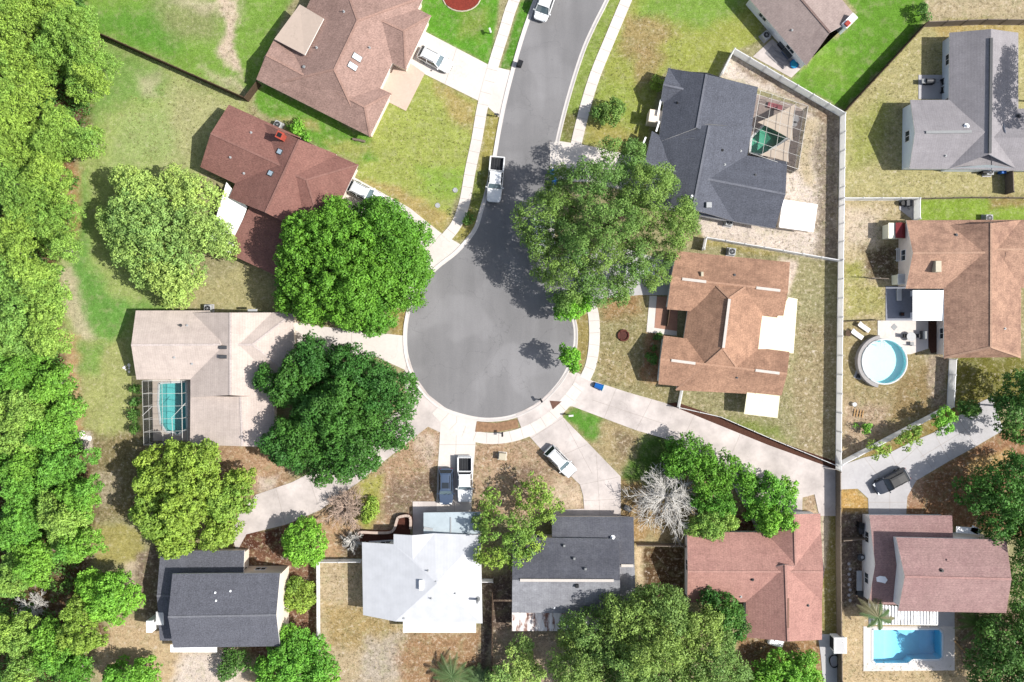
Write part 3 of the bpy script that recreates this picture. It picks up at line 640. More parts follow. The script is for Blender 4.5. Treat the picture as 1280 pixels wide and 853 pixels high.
def inset(poly, ds):
    a = sum(poly[i][0] * poly[(i + 1) % len(poly)][1] - poly[(i + 1) % len(poly)][0] * poly[i][1] for i in range(len(poly)))
    n = len(poly); L = []
    for i in range(n):
        p = Vector(poly[i][:2]); q = Vector(poly[(i + 1) % n][:2]); d = (q - p).normalized(); nr = Vector((-d.y, d.x)) * (1 if a > 0 else -1)
        L.append((p + nr * ds[i % len(ds)], d))
    out = []
    for i in range(n):
        p, d = L[i - 1]; q, e = L[i]; cr = d.x * e.y - d.y * e.x
        if abs(cr) < 1e-5: out.append(q); continue
        t = ((q.x - p.x) * e.y - (q.y - p.y) * e.x) / cr; out.append(p + d * t)
    return out
def inside(poly, x, y):
    r = False; n = len(poly)
    for i in range(n):
        x0, y0 = poly[i][:2]; x1, y1 = poly[(i + 1) % n][:2]
        if (y0 > y) != (y1 > y) and x < (x1 - x0) * (y - y0) / (y1 - y0) + x0: r = not r
    return r

class Sec:
    """one gabled / hipped roof body: eave corners a0,a1,b1,b0 and ridge r0,r1 in photo pixels"""
    def __init__(s, e, r, ze, zr, hip=(0, 0), over=(.4, .22)):
        s.ze, s.zr, s.hip = ze, zr, hip
        s.e = [Vector(P(*p[:2], p[2] if len(p) > 2 else ze)) for p in e]; s.r = [Vector(P(*p[:2], p[2] if len(p) > 2 else zr)) for p in r]
        a0, a1, b1, b0 = s.e; r0, r1 = s.r
        s.faces = [[a0, a1, r1, r0], [b1, b0, r0, r1]]
        if hip[1]: s.faces.append([a1, b1, r1])
        if hip[0]: s.faces.append([b0, a0, r0])
        s.pl = [plane_of(f) for f in s.faces]
        s.foot = inset(s.e, [over[0], over[1] if not hip[1] else over[0], over[0], over[1] if not hip[0] else over[0]])
    def z(s, x, y): return min(zat(p, x, y) for p in s.pl)
    def inside(s, x, y): return inside(s.e, x, y)

def add_roof(mb, faces, th=.16):
    cnt = {}
    key = lambda v: (round(v[0], 3), round(v[1], 3), round(v[2], 3))
    for f in faces:
        f = [Vector(p) for p in f]
        n = Vector((0, 0, 0))
        for i in range(len(f)): n += (f[i] - f[0]).cross(f[(i + 1) % len(f)] - f[0])
        if n.z < 0: f = f[::-1]
        for i in range(1, len(f) - 1):
            t = [f[0], f[i], f[i + 1]]; mb.poly(t, 0); mb.poly([p - Vector((0, 0, th)) for p in t[::-1]], 1)
        for i in range(len(f)):
            a, b = f[i], f[(i + 1) % len(f)]
            k = tuple(sorted((key(a), key(b)))); cnt.setdefault(k, []).append((a, b))
    for v in cnt.values():
        if len(v) == 1:
            a, b = v[0]; d = Vector((0, 0, th)); mb.poly([a - d, b - d, b, a], 1)

class House:
    def __init__(s, name, label, base, wallm, trim=None):
        s.o = empty(name, P(*base), label, 'house'); s.secs = []; s.wallm = wallm; s.trim = trim or M['trim']; s.extra = []
    def roof(s, secs, mat, ridge=None, name='roof', walls=True, label=None, base=0.0):
        mb = MB(); s.secs += secs
        for k in secs: add_roof(mb, k.faces)
        r = mb.build(name, [mat, s.trim], s.o)
        if label: r['label'] = label
        if ridge:
            for k in secs:
                rb = MB()
                segs = [(k.r[0], k.r[1])]
                if k.hip[1]: segs += [(k.e[1], k.r[1]), (k.e[2], k.r[1])]
                if k.hip[0]: segs += [(k.e[0], k.r[0]), (k.e[3], k.r[0])]
                for a, b in segs: rb.bar(a - Vector((0, 0, .05)), b - Vector((0, 0, .05)), .26, .085)
                rb.build('ridge_cap', ridge, r)
        if walls:
            for k in secs: s.walls(k.foot, k.z, base)
        return r
    def planes(s, faces, mat, name='roof', th=.16, label=None, trim=None):
        mb = MB(); fs = [PX(f) for f in faces]; add_roof(mb, fs, th)
        o = mb.build(name, [mat, trim or s.trim], s.o)
        s.extra += [(f, plane_of(f)) for f in fs]
        if label: o['label'] = label
        return o
    def walls(s, foot, zf, base=0.0, mat=None, name='wall'):
        mb = MB(); n = len(foot)
        for i in range(n):
            p, q = Vector(foot[i][:2]), Vector(foot[(i + 1) % n][:2]); N = max(2, int((q - p).length / .6)); N += N % 2
            for k in range(N):
                a = p.lerp(q, k / N); b = p.lerp(q, (k + 1) / N)
                za = (zf(a.x, a.y) if callable(zf) else zf) - .19; zb = (zf(b.x, b.y) if callable(zf) else zf) - .19
                mb.poly([(a.x, a.y, base), (b.x, b.y, base), (b.x, b.y, max(zb, base + .1)), (a.x, a.y, max(za, base + .1))])
        w = mb.build(name, mat or s.wallm, s.o)
        a = sum(foot[i][0] * foot[(i + 1) % n][1] - foot[(i + 1) % n][0] * foot[i][1] for i in range(n)); sg = 1 if a > 0 else -1
        for i in range(n):
            p, q = Vector(foot[i][:2]), Vector(foot[(i + 1) % n][:2]); L = (q - p).length
            if L < 2.6: continue
            d = (q - p) / L; nr = Vector((d.y, -d.x)) * sg; m = (p + q) / 2
            if nr.dot(-m.normalized()) < .45 or m.length < 5: continue
            for k in range(max(1, int(L / 4.5))):
                c = p + d * L * (k + .5) / max(1, int(L / 4.5)); t = c + nr * .5
                if any(sec.inside(t.x, t.y) and sec.foot is not foot and inside(sec.foot, t.x, t.y) for sec in s.secs): continue
                s.window(c, nr, 1.3, 1.1, base + .95, w)
        return w
    def window(s, c, nr, w, h, z, wall=None):
        t = Vector((-nr.y, nr.x)); rz = math.atan2(t.y, t.x)
        f = MB(); c3 = Vector((c[0], c[1], z)) + Vector((nr.x, nr.y, 0)) * .03
        for dx, dz, ww, hh in ((0, -.06, w + .16, .07), (0, h, w + .16, .07), (-w / 2 - .04, 0, .08, h), (w / 2 + .04, 0, .08, h), (0, 0, .05, h)):
            f.box(c3 + Vector((t.x * dx, t.y * dx, dz)), (ww, .07, hh), rz)
        f = f.build('window', s.trim, s.o)
        g = MB(); g.box(Vector((c[0], c[1], z)) + Vector((nr.x, nr.y, 0)) * .012, (w, .02, h), rz); g.build('pane', M['glass'], f)
        return f
    def z(s, x, y):
        zs = [k.z(x, y) for k in s.secs if k.inside(x, y)] + [zat(p, x, y) for f, p in s.extra if inside(f, x, y)]
        return max(zs) if zs else 2.6
    def at(s, px, py):
        z = 3.0
        for _ in range(5): x, y, _z = P(px, py, z); z = s.z(x, y)
        x, y, _z = P(px, py, z); return Vector((x, y, s.z(x, y)))
    def frame(s, px, py, ang):
        """point on the roof plus a frame lying in its slope, x along image angle ang (degrees, clockwise from right)"""
        p = s.at(px, py); e = .25; a = math.radians(-ang)
        u = Vector((math.cos(a), math.sin(a), 0)); v = Vector((-u.y, u.x, 0))
        hu = s.z(p.x + u.x * e, p.y + u.y * e) - s.z(p.x - u.x * e, p.y - u.y * e); hv = s.z(p.x + v.x * e, p.y + v.y * e) - s.z(p.x - v.x * e, p.y - v.y * e)
        U = Vector((u.x, u.y, hu / (2 * e))).normalized(); V = Vector((v.x, v.y, hv / (2 * e))); V = (V - U * V.dot(U)).normalized(); W = U.cross(V)
        return p, Matrix((U, V, W)).transposed()
    def skylight(s, px, py, ang, w, l):
        p, R = s.frame(px, py, ang); f = MB(); f.box(p - R @ Vector((0, 0, .05)), (l, w, .2), rot=R); o = f.build('skylight', M['darkgray'], s.o)
        g = MB(); g.box(p + R @ Vector((0, 0, .15)), (l - .14, w - .14, .03), rot=R); g.build('pane', M['skyglass'], o)
    def ridge_vent(s, a, b, mat=None):
        p = s.at(*a); q = s.at(*b); m = MB(); m.bar(p, q, .34, .16); m.build('ridge_vent', mat or M['ventwhite'], s.o)
    def pipe(s, px, py, h=.45, r=.07, mat=None, name='vent_pipe'):
        p = s.at(px, py); m = MB(); m.tube([p - Vector((0, 0, .1)), p + Vector((0, 0, h))], r, 8); m.disc((p.x, p.y), r * 2.2, p.z - .06, p.z + .07, 10); m.build(name, mat or M['lightgray'], s.o)
    def hood(s, px, py, ang=0, d=(.5, .5, .3), mat=None, name='roof_vent'):
        p = s.at(px, py); m = MB(); m.bbox(p - Vector((0, 0, .12)), (d[0], d[1], d[2] + .12), math.radians(-ang), b=.05); return m.build(name, mat or M['gray'], s.o)
    def blk(s, name, mat, px, py, z, d, ang=0, label=None):
        m = MB(); m.bbox(P(px, py, z), d, math.radians(-ang), b=.03); o = m.build(name, mat, s.o)
        if label: o['label'] = label
        return o

SH = {}
M['ventwhite'] = plain('offwhite_vent', (228, 220, 212), .6, .08, k=1.9)
SH['pinkish'] = shingle('pinkish_shingles', (190, 158, 147), .3, .22, (150, 122, 112), math.radians(27))
SH['redbrown'] = shingle('redbrown_shingles', (160, 117, 107), .28, .2, (138, 94, 87), math.radians(-26))
SH['pale'] = shingle('pale_pinkish_shingles', (238, 222, 212), .08, .2, (206, 190, 182), 0)
SH['slate'] = shingle('slate_blue_shingles', (108, 112, 124), .38, .16, (86, 89, 100), math.radians(8), 7.)
SH['slate2'] = shingle('dark_slate_shingles', (118, 120, 130), .38, .16, (96, 98, 108), 0, 7.)
SH['charcoal'] = shingle('charcoal_shingles', (102, 104, 114), .22, .3, (128, 130, 138), 0)
SH['bleached'] = shingle('pale_gray_shingles', (156, 157, 164), .16, .4, (184, 186, 192), 0)  # paler gray shingle colour for the charcoal house's rear slopes
SH['orange'] = shingle('orange_brown_shingles', (206, 163, 136), .28, .4, (160, 124, 104), math.radians(8))
SH['tan'] = shingle('tan_shingles', (208, 168, 144), .28, .45, (160, 126, 110), 0)
SH['pink'] = shingle('pink_shingles', (206, 158, 146), .24, .3, (176, 130, 122), 0)
SH['mauve'] = shingle('mauve_shingles', (190, 156, 152), .26, .3, (166, 130, 130), math.radians(90))
SH['gray'] = shingle('gray_shingles', (178, 174, 178), .1, .16, (150, 146, 152), 0)
SH['taupe'] = shingle('taupe_shingles', (192, 174, 168), .14, .25, (160, 142, 138), math.radians(45))
CAP = {k: shingle(k + '_cap', c, .2, .1) for k, c in dict(pinkish=(196, 160, 146), redbrown=(166, 124, 114), pale=(236, 222, 216), slate=(134, 137, 148), slate2=(140, 142, 150), orange=(208, 166, 140), tan=(210, 172, 148), pink=(206, 160, 148), mauve=(200, 158, 152), gray=(150, 146, 150), taupe=(150, 128, 122)).items()}
M['metalroof'] = corrug('white_metal_roof', (226, 229, 235), .4, 0, dist=.004, k=1.95)
M['creamroof'] = corrug('cream_ribbed_panel', (246, 238, 206), .35, math.radians(4), dist=.008, k=1.5)
M['whitepanel'] = corrug('white_ribbed_panel', (244, 246, 248), .3, math.radians(90))
M['rustroof'] = corrug('rusty_corrugated_sheet', (224, 218, 214), .5, 0, (150, 104, 86), .02, dist=.05)

# A: large pinkish house, upper left of the street
A = House('hip_roof_house', 'large pinkish brown hip roofed house with a beige flat section and two skylights', (430, 80), M['wall_beige'])
A.roof([Sec([(416,-60),(338,106),(452,160),(530,-4)], [(447,26),(418,87)], 2.6, 5.6, (1, 1)),
        Sec([(342.8,49),(489,117),(462.5,171),(320.3,99.4)], [(332.5,69),(456,134)], 2.65, 4.1, (0, 1)),
        Sec([(472,-14),(538.8,19.7),(507,87),(440,55)], [(452,14),(505,39)], 2.62, 4.3, (0, 1)),
        Sec([(395,-60),(470,-30),(500,-100),(425,-130)], [(380,-96),(500,-60)], 2.6, 4.4, (0, 0))], SH['pinkish'], CAP['pinkish'])
A.planes([[(342.8,49,3.2),(374.7,5.6,3.2),(404.7,23.4,4.3),(381,69,4.3)]], concrete('beige_membrane', (224,204,188), .06), 'flat_roof', .25, 'smooth beige low slope roof section')
A.skylight(446, 72, 27, .75, 1.25); A.skylight(440.5, 83, 27, .75, 1.25)
A.pipe(396, 60); A.pipe(462, 60); A.hood(380, 84, 27, (.35, .35, .2)); A.pipe(430, 15)
# B: red-brown house
B = House('red_roof_house', 'red-brown shingled house with a red brick chimney and small skylights', (350, 220), M['wall_beige'])
B.roof([Sec([(286,131),(376,172),(339,251),(250.3,209)], [(263.4,166.9),(352,207.5)], 2.6, 4.5),
        Sec([(328,153),(286,247.5),(378,290),(421,193)], [(374,174.4),(331.9,266)], 2.62, 4.9),
        Sec([(356,166),(448,206.3),(405,296),(340,262)], [(345,209),(383,225)], 2.64, 4.25, (0, 1))], SH['redbrown'], CAP['redbrown'])
B.planes([[(312,258,2.5),(379,288,2.5),(347.5,346,2.2),(283,316,2.2)]], SH['redbrown'], 'lower_roof', .16)
B.walls(inset(PX([(313,262),(375,290),(345,342),(286,314)], 2.3), [.3]), 2.4)
B.planes([[(283,228,2.35),(309,259,2.35),(288,318,2.25),(262,300,2.25)]], plain('white_canopy', (244, 244, 242), .6, .04), 'patio_canopy', .08, 'white patio canopy partly under the pale tree')
c = B.at(354, 173); m = MB(); m.box(c - Vector((0, 0, .4)), (.75, .75, 1.9), math.radians(-26)); m.box(c + Vector((0, 0, 1.5)), (.92, .92, .15), math.radians(-26)); ch = m.build('chimney', plain('red_chimney_brick', (205, 92, 74), .85, .2, 8.), B.o)
m = MB(); m.box(c + Vector((0, 0, 1.653)), (.5, .5, .12), math.radians(-26)); m.build('flue', M['black'], ch)
B.skylight(350, 190, 27, .7, .75); B.skylight(338.5, 217, 27, .7, .75)
B.pipe(314, 166, .3); B.pipe(288, 197, .3); B.pipe(305, 217, .3)
# C: pale house with a screened pool
Cc = House('pale_roof_house', 'pale pinkish gray house with an L shaped roof and a screened pool', (270, 470), M['wall_beige'])
Cc.roof([Sec([(169.7,388.4),(262,388.4),(262,474.5),(170.6,474.7)], [(164,431.6),(276,431)], 2.6, 4.4),
         Sec([(238,391),(238,497),(341,497),(341,391)], [(288,391),(288,494)], 2.62, 4.7),
         Sec([(298,390.5),(367.5,391),(367,472),(298,472)], [(292,431),(316,431)], 2.64, 4.3, (0, 1)),
         Sec([(238,494),(237.5,556),(343,559),(343,494)], [(300,480),(303,558)], 2.58, 3.75)], SH['pale'], CAP['pale'])
Cc.hood(279.3, 434.5, 0, (1.0, .45, .25), M['darkgray']); Cc.hood(279.3, 446.3, 0, (1.0, .45, .25), M['darkgray'])
Cc.pipe(226, 407, .4, .09, M['darkgray']); Cc.pipe(218, 447, .25); Cc.pipe(240, 455, .25); Cc.pipe(234, 407, .25)
Cc.blk('gutter_box', M['lightgray'], 316, 388, 2.3, (1.2, .3, .25))
# D: dark two storey house lower left
Dd = House('slate_house', 'two storey dark slate house with beige walls and a white chimney', (280, 760), M['wall_beige'])
Dd.roof([Sec([(200.6,688.4),(305.6,688.4),(304,801),(199.7,801)], [(196,745),(303,745)], 2.6, 3.9)], SH['slate2'], CAP['slate2'], name='lower_roof')
Dd.roof([Sec([(215.6,717.5),(350.2,716.6),(350,808),(216.6,810)], [(210,771.5),(345.5,769)], 5.0, 6.7)], SH['slate2'], CAP['slate2'])
Dd.blk('chimney', M['white'], 200, 773, 0, (.8, 1.5, 3.3))
m = MB(); m.bbox(P(200, 773, 3.3), (1.0, 1.7, .12)); m.build('chimney_cap', M['vinyl'], Dd.o)
Dd.planes([[(213,806,2.3),(271,806,2.3),(271,815.5,2.2),(213,815.5,2.2)]], M['whitepanel'], 'porch_roof', .1, 'white narrow porch roof')
m = MB()
for a, b in (((306,690),(308.5,716)), ((306,715),(357,714.5)), ((357,714),(357.5,738))): m.bar(P(*a), P(*b), .3, 1.5)
m.build('courtyard_wall', M['wall_beige'], Dd.o)
for q in ((269,741),(270,751),(288,739),(295,805)): Dd.pipe(*q, .2, .06, M['white'])
# E: white metal roof house
E = House('white_roof_house', 'house with a bright white metal roof and a curved brick planter wall', (530, 730), M['wall_white'])
z = 2.7
ap, sw, ne, se, gr, gf = (546,729.5,4.6), (494,777,3.55), (601,669,z), (603,779.5,z), (516,699,3.95), (543,667,3.2)
E.planes([[ap, (492,680.5,3.5), (452.5,678,z), (453.8,769,z), sw], [ap, gr, (492,680.5,3.5)], [gr, (515,669.5,3.93), (492,668,3.5), (492,680.5,3.5)],
          [ap, ne, gf, gr], [ap, sw, se], [ap, se, ne], [(515,669.5,3.93), gf, gr][::-1]], M['metalroof'])
E.walls(inset(PX([(453,679),(600.5,670),(602,778),(494,777),(454,769)], z), [.4]), lambda x, y: min(E.z(x, y), 3.4))
E.planes([[(503.8,777,2.45),(595,777,2.45),(595,791,2.3),(503.8,791,2.3)]], plain('offwhite_sheet', (232, 226, 218), .6, .12, 1.), 'porch_roof', .08, 'off-white rear porch roof')
E.planes([[(529.4,641,2.35),(600.5,640,2.35),(600.5,667.5,2.4),(529.4,667.5,2.4)]], concrete('pale_blue_panel', (198, 212, 220), .14, .3), 'carport_roof', .07, 'pale blue translucent carport roof')
m = MB(); m.bar(P(563.5, 647, 2.4), P(563.5, 667, 2.44), .12, .06); m.bar(P(530, 660, 2.4), P(541, 662, 2.43), .3, .08); m.build('carport_beam', M['lightgray'], E.o)
for q in ((531, 643), (599, 642)):
    m = MB(); m.tube([P(*q), P(*q, 2.3)], .06); m.build('post', M['white'], E.o)
E.blk('box_vent', M['white'], 526.6, 730.6, E.at(526.6, 730.6).z - .1, (.5, 1.25, .5))
E.pipe(597, 749, 1.5, .16, M['gray'], 'flue_pipe'); E.pipe(535, 713.5); E.pipe(545, 727, .2); E.pipe(539, 748); E.pipe(569, 742, .25); E.pipe(505, 773, .2)
m = MB(); q = [P(*p)[:2] for p in smooth([(450,676),(449,669),(452,664),(470,664.5),(488,664),(494,659),(497,650),(500,645),(513,644.5),(514,660)])]
for a, b in zip(q[:-1], q[1:]): m.bar((*a, 0), (*b, 0), .3, .75)
w = m.build('planter_wall', M['brick'], E.o); m = MB()
for a, b in zip(q[:-1], q[1:]): m.bar((*a, .75), (*b, .75), .34, .06)
m.build('coping', plain('pale_coping', (226, 204, 190), .8), w)
sheet('planting_soil', [(451,666),(488,666),(496,656),(500,647),(513,646),(513,668),(492,670),(490,679),(452,677)], plain('dark_red_mulch', (98, 58, 46), .95, .35, 4.), .06, 'dark red mulch inside the curved brick planter wall', cat='soil')
# F: charcoal house
F = House('charcoal_house', 'charcoal roofed house with a white ridge vent and a rusty corrugated canopy', (715, 715), M['wall_beige'])
F.roof([Sec([(690,646),(792,646.5),(794.5,757),(690,757)], [(690,706),(793.2,706.8)], 2.6, 4.1)], SH['charcoal'], name='lower_roof')
F.roof([Sec([(640.6,672),(773.8,674),(775,767),(640,766)], [(640.3,725),(775,725.6)], 3.7, 5.9)], SH['charcoal'])
for s_, nm in ((F.secs[1], 'rear_slope'), (F.secs[0], 'rear_slope')):  # both rear slopes carry a separate, paler gray shingle layer
    mb = MB(); f = [v + Vector((0, 0, .03)) for v in s_.faces[1]]; add_roof(mb, [f], .06); r_ = mb.build(nm, [SH['bleached'], F.trim], F.o); r_['label'] = 'rear slope in paler gray shingles'
F.ridge_vent((650, 725.2), (767, 725.6)); F.ridge_vent((776.5, 707), (791.6, 707))
for q in ((705,682),(717.5,698),(731.5,711)): F.hood(*q, 0, (.3, .3, .35), M['gray'])
F.hood(721, 732, 0, (.45, .45, .4), M['black']); F.pipe(766, 672, .5, .14, M['white']); F.pipe(693, 760, .2, .06, M['white'])
F.planes([[(640,764,2.7),(757,765,2.7),(757,789,2.3),(640,789,2.3)]], M['rustroof'], 'patio_canopy', .06, 'rusty white corrugated patio canopy')
for q in ((643, 785), (754, 785)):
    m = MB(); m.tube([P(*q), P(*q, 2.3)], .06); m.build('post', M['wood_gray'], F.o)
# G: pink house
G = House('pink_roof_house', 'long pink shingled house with crossing gables, above the grove at the bottom', (950, 720), M['wall_white'])
G.roof([Sec([(859,665.6),(1026.5,665.6),(1027.5,753),(859,753)], [(859.7,714.5),(1029,715)], 2.6, 4.4, (0, 0)),
        Sec([(957,643),(957,712),(1026.5,712),(1025.6,642.2)], [(993,643),(995,716)], 2.62, 4.1),
        Sec([(932.5,716),(932.5,797),(1027.5,800),(1027.5,716)], [(982,706),(985.3,802)], 2.64, 4.7)], SH['pink'], CAP['pink'])
G.pipe(940.5, 724.5, .3, .1, M['black']); G.hood(981, 718, -20, (.8, .3, .2), M['black']); G.pipe(1010, 757, .25, .08, M['darkgray']); G.pipe(926, 746, .2)
m = MB(); m.bar(P(985, 748, 4.62), P(985, 785, 4.62), .2, .14); m.build('ridge_vent', M['fascia_brown'], G.o)
# H: mauve two storey house
Hh = House('mauve_house', 'two storey mauve roofed house with a white striped canopy above a blue pool', (1160, 700), M['wall_white'])
Hh.roof([Sec([(1086.6,644),(1190.3,644.6),(1191,757),(1085.6,755.7)], [(1094,706),(1192,706)], 2.6, 4.0)], SH['mauve'], name='lower_roof')
Hh.roof([Sec([(1120.3,672),(1258,675),(1257.8,766.5),(1122.8,764)], [(1131,721),(1264.5,724)], 5.2, 6.9, over=(.35, .5))], SH['mauve'], CAP['mauve'])
m = MB(); p = Hh.at(1102, 725)
m.poly([p + Vector((x, y, .03 - .0 * x)) for x, y in ((-.75,.35),(-.3,.55),(.4,.45),(.75,0),(.5,-.5),(0,-.35),(-.6,-.25))]); 
m.v = [(v[0], v[1], Hh.z(v[0], v[1]) + .04) for v in m.v]; m.build('roof_patch', M['white'], Hh.o)
Hh.pipe(1177, 713.5, .25, .12, M['black']); Hh.hood(1185, 701, 30, (.5, .25, .12), M['mauve'] if 'mauve' in M else SH['mauve'])
Hh.planes([[(1085.6,755,2.6),(1172,763,2.6),(1172,782,2.35),(1085.6,781,2.35)]], corrug('striped_panel', (222, 222, 220), .3, 0, (176, 172, 168), .0), 'patio_canopy', .07, 'white ribbed patio canopy')
m = MB()
for k in range(22): x = 1087.5 + k * 4; m.bar(P(x, 754.6 + k * .36, 2.67), P(x, 781.2, 2.4), .16, .05)
m.build('canopy_rib', M['white'], Hh.o)
m = MB()
for a, b in (((1195,662),(1222,664)), ((1214,660),(1225,666))): m.bar(P(*a, 2.4), P(*b, 2.4), .8, .1)
m.build('entry_canopy', M['white'], Hh.o)
# I: orange brown house
I = House('orange_roof_house', 'orange-brown house with white ridge vents and cream metal lean-to roofs', (905, 410), M['wall_white'])
I.roof([Sec([(846,314),(987.5,328),(979,397.5),(833.8,387)], [(839,347.5),(985,364)], 2.6, 4.1),
        Sec([(829.7,419.7),(987,440),(977,494.7),(823,480.6)], [(825.5,449),(984,467.5)], 2.62, 4.0),
        Sec([(868,330,2.4),(845,488,2.4),(946,493,2.4),(968,334,2.4)], [(911.6,373),(904,436)], 2.5, 4.9, (1, 1))], SH['orange'], CAP['orange'])
I.ridge_vent((852.5, 349), (882.5, 352.6)); I.ridge_vent((945, 360), (975, 363.5)); I.ridge_vent((839, 450.6), (869, 454.5)); I.ridge_vent((944, 463), (974, 466.8)); I.ridge_vent((911.6, 374), (904, 435))
I.hood(877, 343, 0, (.35, .6, .35), M['beige']); I.pipe(918, 344, .2, .08, M['darkgray']); I.pipe(921, 472, .2, .08, M['darkgray'])
I.planes([[(952.8,395,2.75),(978,398,2.72),(985.6,372,2.7),(997,374,2.45),(992,442,2.4),(947,438.5,2.7)]], M['creamroof'], 'lean_to_roof', .08, 'bright cream metal lean-to roof', M['cream'])
I.planes([[(933.8,490.4,2.5),(975,495,2.5),(972,522.8,2.25),(930,517.8,2.25)]], M['creamroof'], 'awning', .08, 'cream ribbed awning on the lower side', M['cream'])
for q in ((933, 515), (969, 520)):
    m = MB(); m.tube([P(*q), P(*q, 2.2)], .06); m.build('post', M['white'], I.o)
m = MB(); m.bar(P(829.5, 431), P(828, 442), .1, 2.2); m.build('window_shutter', M['white'], I.o)
m = MB(); m.bar(P(838, 371), P(833, 408), .1, .9); m.build('porch_rail', M['wood_dark'], I.o)
# J: slate blue house with a screened pool
J = House('slate_blue_house', 'slate blue shingled house with a screened green pool and shade sails', (890, 190), M['wall_white'])
J.roof([Sec([(835,85.5),(823,178),(936,183),(947.5,109)], [(883,93),(871,160)], 2.6, 4.7),
        Sec([(827,158),(812,255),(918,277),(941,158)], [(886.6,157),(866,262)], 2.62, 4.9),
        Sec([(880,186),(984,202.5),(969,286),(866,268)], [(868,221),(982,243)], 2.64, 4.4),
        Sec([(815,164),(870,196),(858,262),(800,244)], [(806,203),(868,222)], 2.58, 3.7),
        Sec([(836,85),(860,92),(852,132),(826,127)], [(829,106),(858,112.5)], 2.66, 3.6)], SH['slate'], CAP['slate'])
J.hood(885, 257, 0, (.7, .7, .55), M['lightgray']); J.pipe(847, 129, .25, .07, M['black']); J.pipe(903, 188, .2, .08, M['black']); J.pipe(926, 189, .2); J.pipe(944, 219, .2, .08, M['darkgray']); J.pipe(906, 206, .2); J.pipe(865, 246, .3, .1, M['white'])
m = MB()
for a, b in (((826,125),(822,145)), ((824,152),(820,165)), ((807,172),(804,180))): m.bar(P(*a, 2.45), P(*b, 2.45), .2, .2)
m.build('gutter', M['white'], J.o)
J.blk('bay_wall', M['wall_beige'], 822, 152, 0, (1.6, 3.0, 2.3), -82)
# K: taupe house at the top edge
Kk = House('taupe_roof_house', 'taupe roofed house with white walls, cut by the top edge', (1000, 20), M['wall_white'])
Kk.roof([Sec([(1008,82),(935,-3),(1000,-64),(1071,22)], [(1037.5,41),(958,-52)], 2.6, 4.5)], SH['taupe'], CAP['taupe'])
Kk.blk('chimney', M['white'], 1054, 34, 1.8, (2.0, .9, 2.2), -45, 'white boxed chimney with a rusty top')
m = MB(); m.bbox(P(1059, 30, 4.0), (.7, .6, .25), .8); m.build('chimney_cap', M['red'], Kk.o)
Kk.pipe(990, 38, .25)
Kk.window(Vector(P(950, 27)[:2]), Vector((-.72, -.69)), 1.3, 1.0, 1.0)
# L: big gray house
Ll = House('gray_roof_house', 'large plain gray roofed house with pale blue walls at the upper right edge', (1220, 130), M['wall_blue'])
Ll.roof([Sec([(1187.3,41),(1185,212),(1273,212.5),(1273,41)], [(1238.8,36.5),(1236.5,193)], 2.6, 4.7, (0, 0)),
         Sec([(1138,125),(1250,125),(1250,212),(1137,211)], [(1143.8,166.3),(1240,165)], 2.62, 4.5),
         Sec([(1240,136),(1345,136),(1345,214),(1240,213)], [(1240,172),(1348,172)], 2.64, 4.4)], SH['gray'], None)
Ll.ridge_vent((1238.6, 48), (1237, 192), M['darkgray']); Ll.ridge_vent((1157, 165.8), (1214, 165), M['gray'])
Ll.pipe(1208, 158, .4, .16, M['white']); Ll.pipe(1182, 195, .25); Ll.pipe(1273, 146, .4, .15, M['darkgray'])
# M: tan house on the right
Mm = House('tan_roof_house', 'tan brown house with a white patio canopy beside the round pool', (1210, 350), M['wall_pink'])
Mm.roof([Sec([(1132.8,275.6),(1250,275),(1250,361),(1132,361)], [(1141,316.5),(1245,316)], 2.6, 4.5),
         Sec([(1180,282),(1179.7,447.5),(1276,446.8),(1277,275)], [(1239,279),(1238.8,434)], 2.62, 4.8, (0, 1)),
         Sec([(1238,275),(1345,275),(1345,360),(1238,360)], [(1240,312),(1348,312)], 2.64, 4.4)], SH['tan'], CAP['tan'])
Mm.blk('box_vent', M['beige'], 1168.5, 334, 3.6, (.75, 1.4, .95), 0)
Mm.pipe(1195, 294, .25, .1, M['darkgray']); Mm.pipe(1256, 411, .25)
Mm.planes([[(1141,363,2.6),(1179.5,363,2.6),(1179.5,401,2.45),(1141,401,2.45)]], M['whitepanel'], 'patio_canopy', .09, 'bright white flat patio canopy')
for q in ((1138, 372), (1138, 399)):
    m = MB(); m.bar(P(q[0], q[1] - 8), P(q[0], q[1] - 1), .12, 2.3); m.build('canopy_wall', M['white'], Mm.o)
# ------------------------------------------------------------------ vegetation
BARK = barkmat('brown_bark', (120, 100, 84)); BARKG = barkmat('gray_bark', (168, 158, 150))
LM = {}
LM['round'] = leafmat('bright_round_leaves', (104, 160, 54)); LM['dark'] = leafmat('deep_green_leaves', (78, 130, 54)); LM['pale'] = leafmat('pale_green_leaves', (168, 200, 108))
LM['ygreen'] = leafmat('yellow_green_leaves', (148, 182, 76)); LM['oak'] = leafmat('oak_leaves', (122, 158, 78)); LM['lime'] = leafmat('lime_leaves', (128, 188, 68))
LM['olive'] = leafmat('olive_leaves', (146, 180, 78)); LM['pine'] = leafmat('pine_needles', (152, 190, 84)); LM['lush'] = leafmat('lush_leaves', (126, 182, 70)); LM['feather'] = leafmat('feathery_leaves', (152, 192, 90))
LM['grove'] = leafmat('grove_leaves', (136, 168, 86)); LM['deep'] = leafmat('dark_green_leaves', (94, 138, 62)); LM['palm'] = leafmat('palm_leaves', (146, 172, 100)); LM['straw'] = leafmat('dead_fronds', (206, 184, 130))  # deep: darker green base colour for some trees, shrubs and undergrowth
LM['sapling'] = leafmat('sapling_leaves', (124, 190, 60)); LM['twig'] = plain('bleached_twigs', (212, 209, 203), .9, .14, k=1.5)
LM['twigbrown'] = plain('brown_twigs', (190, 168, 152), .9, .2, k=1.5)

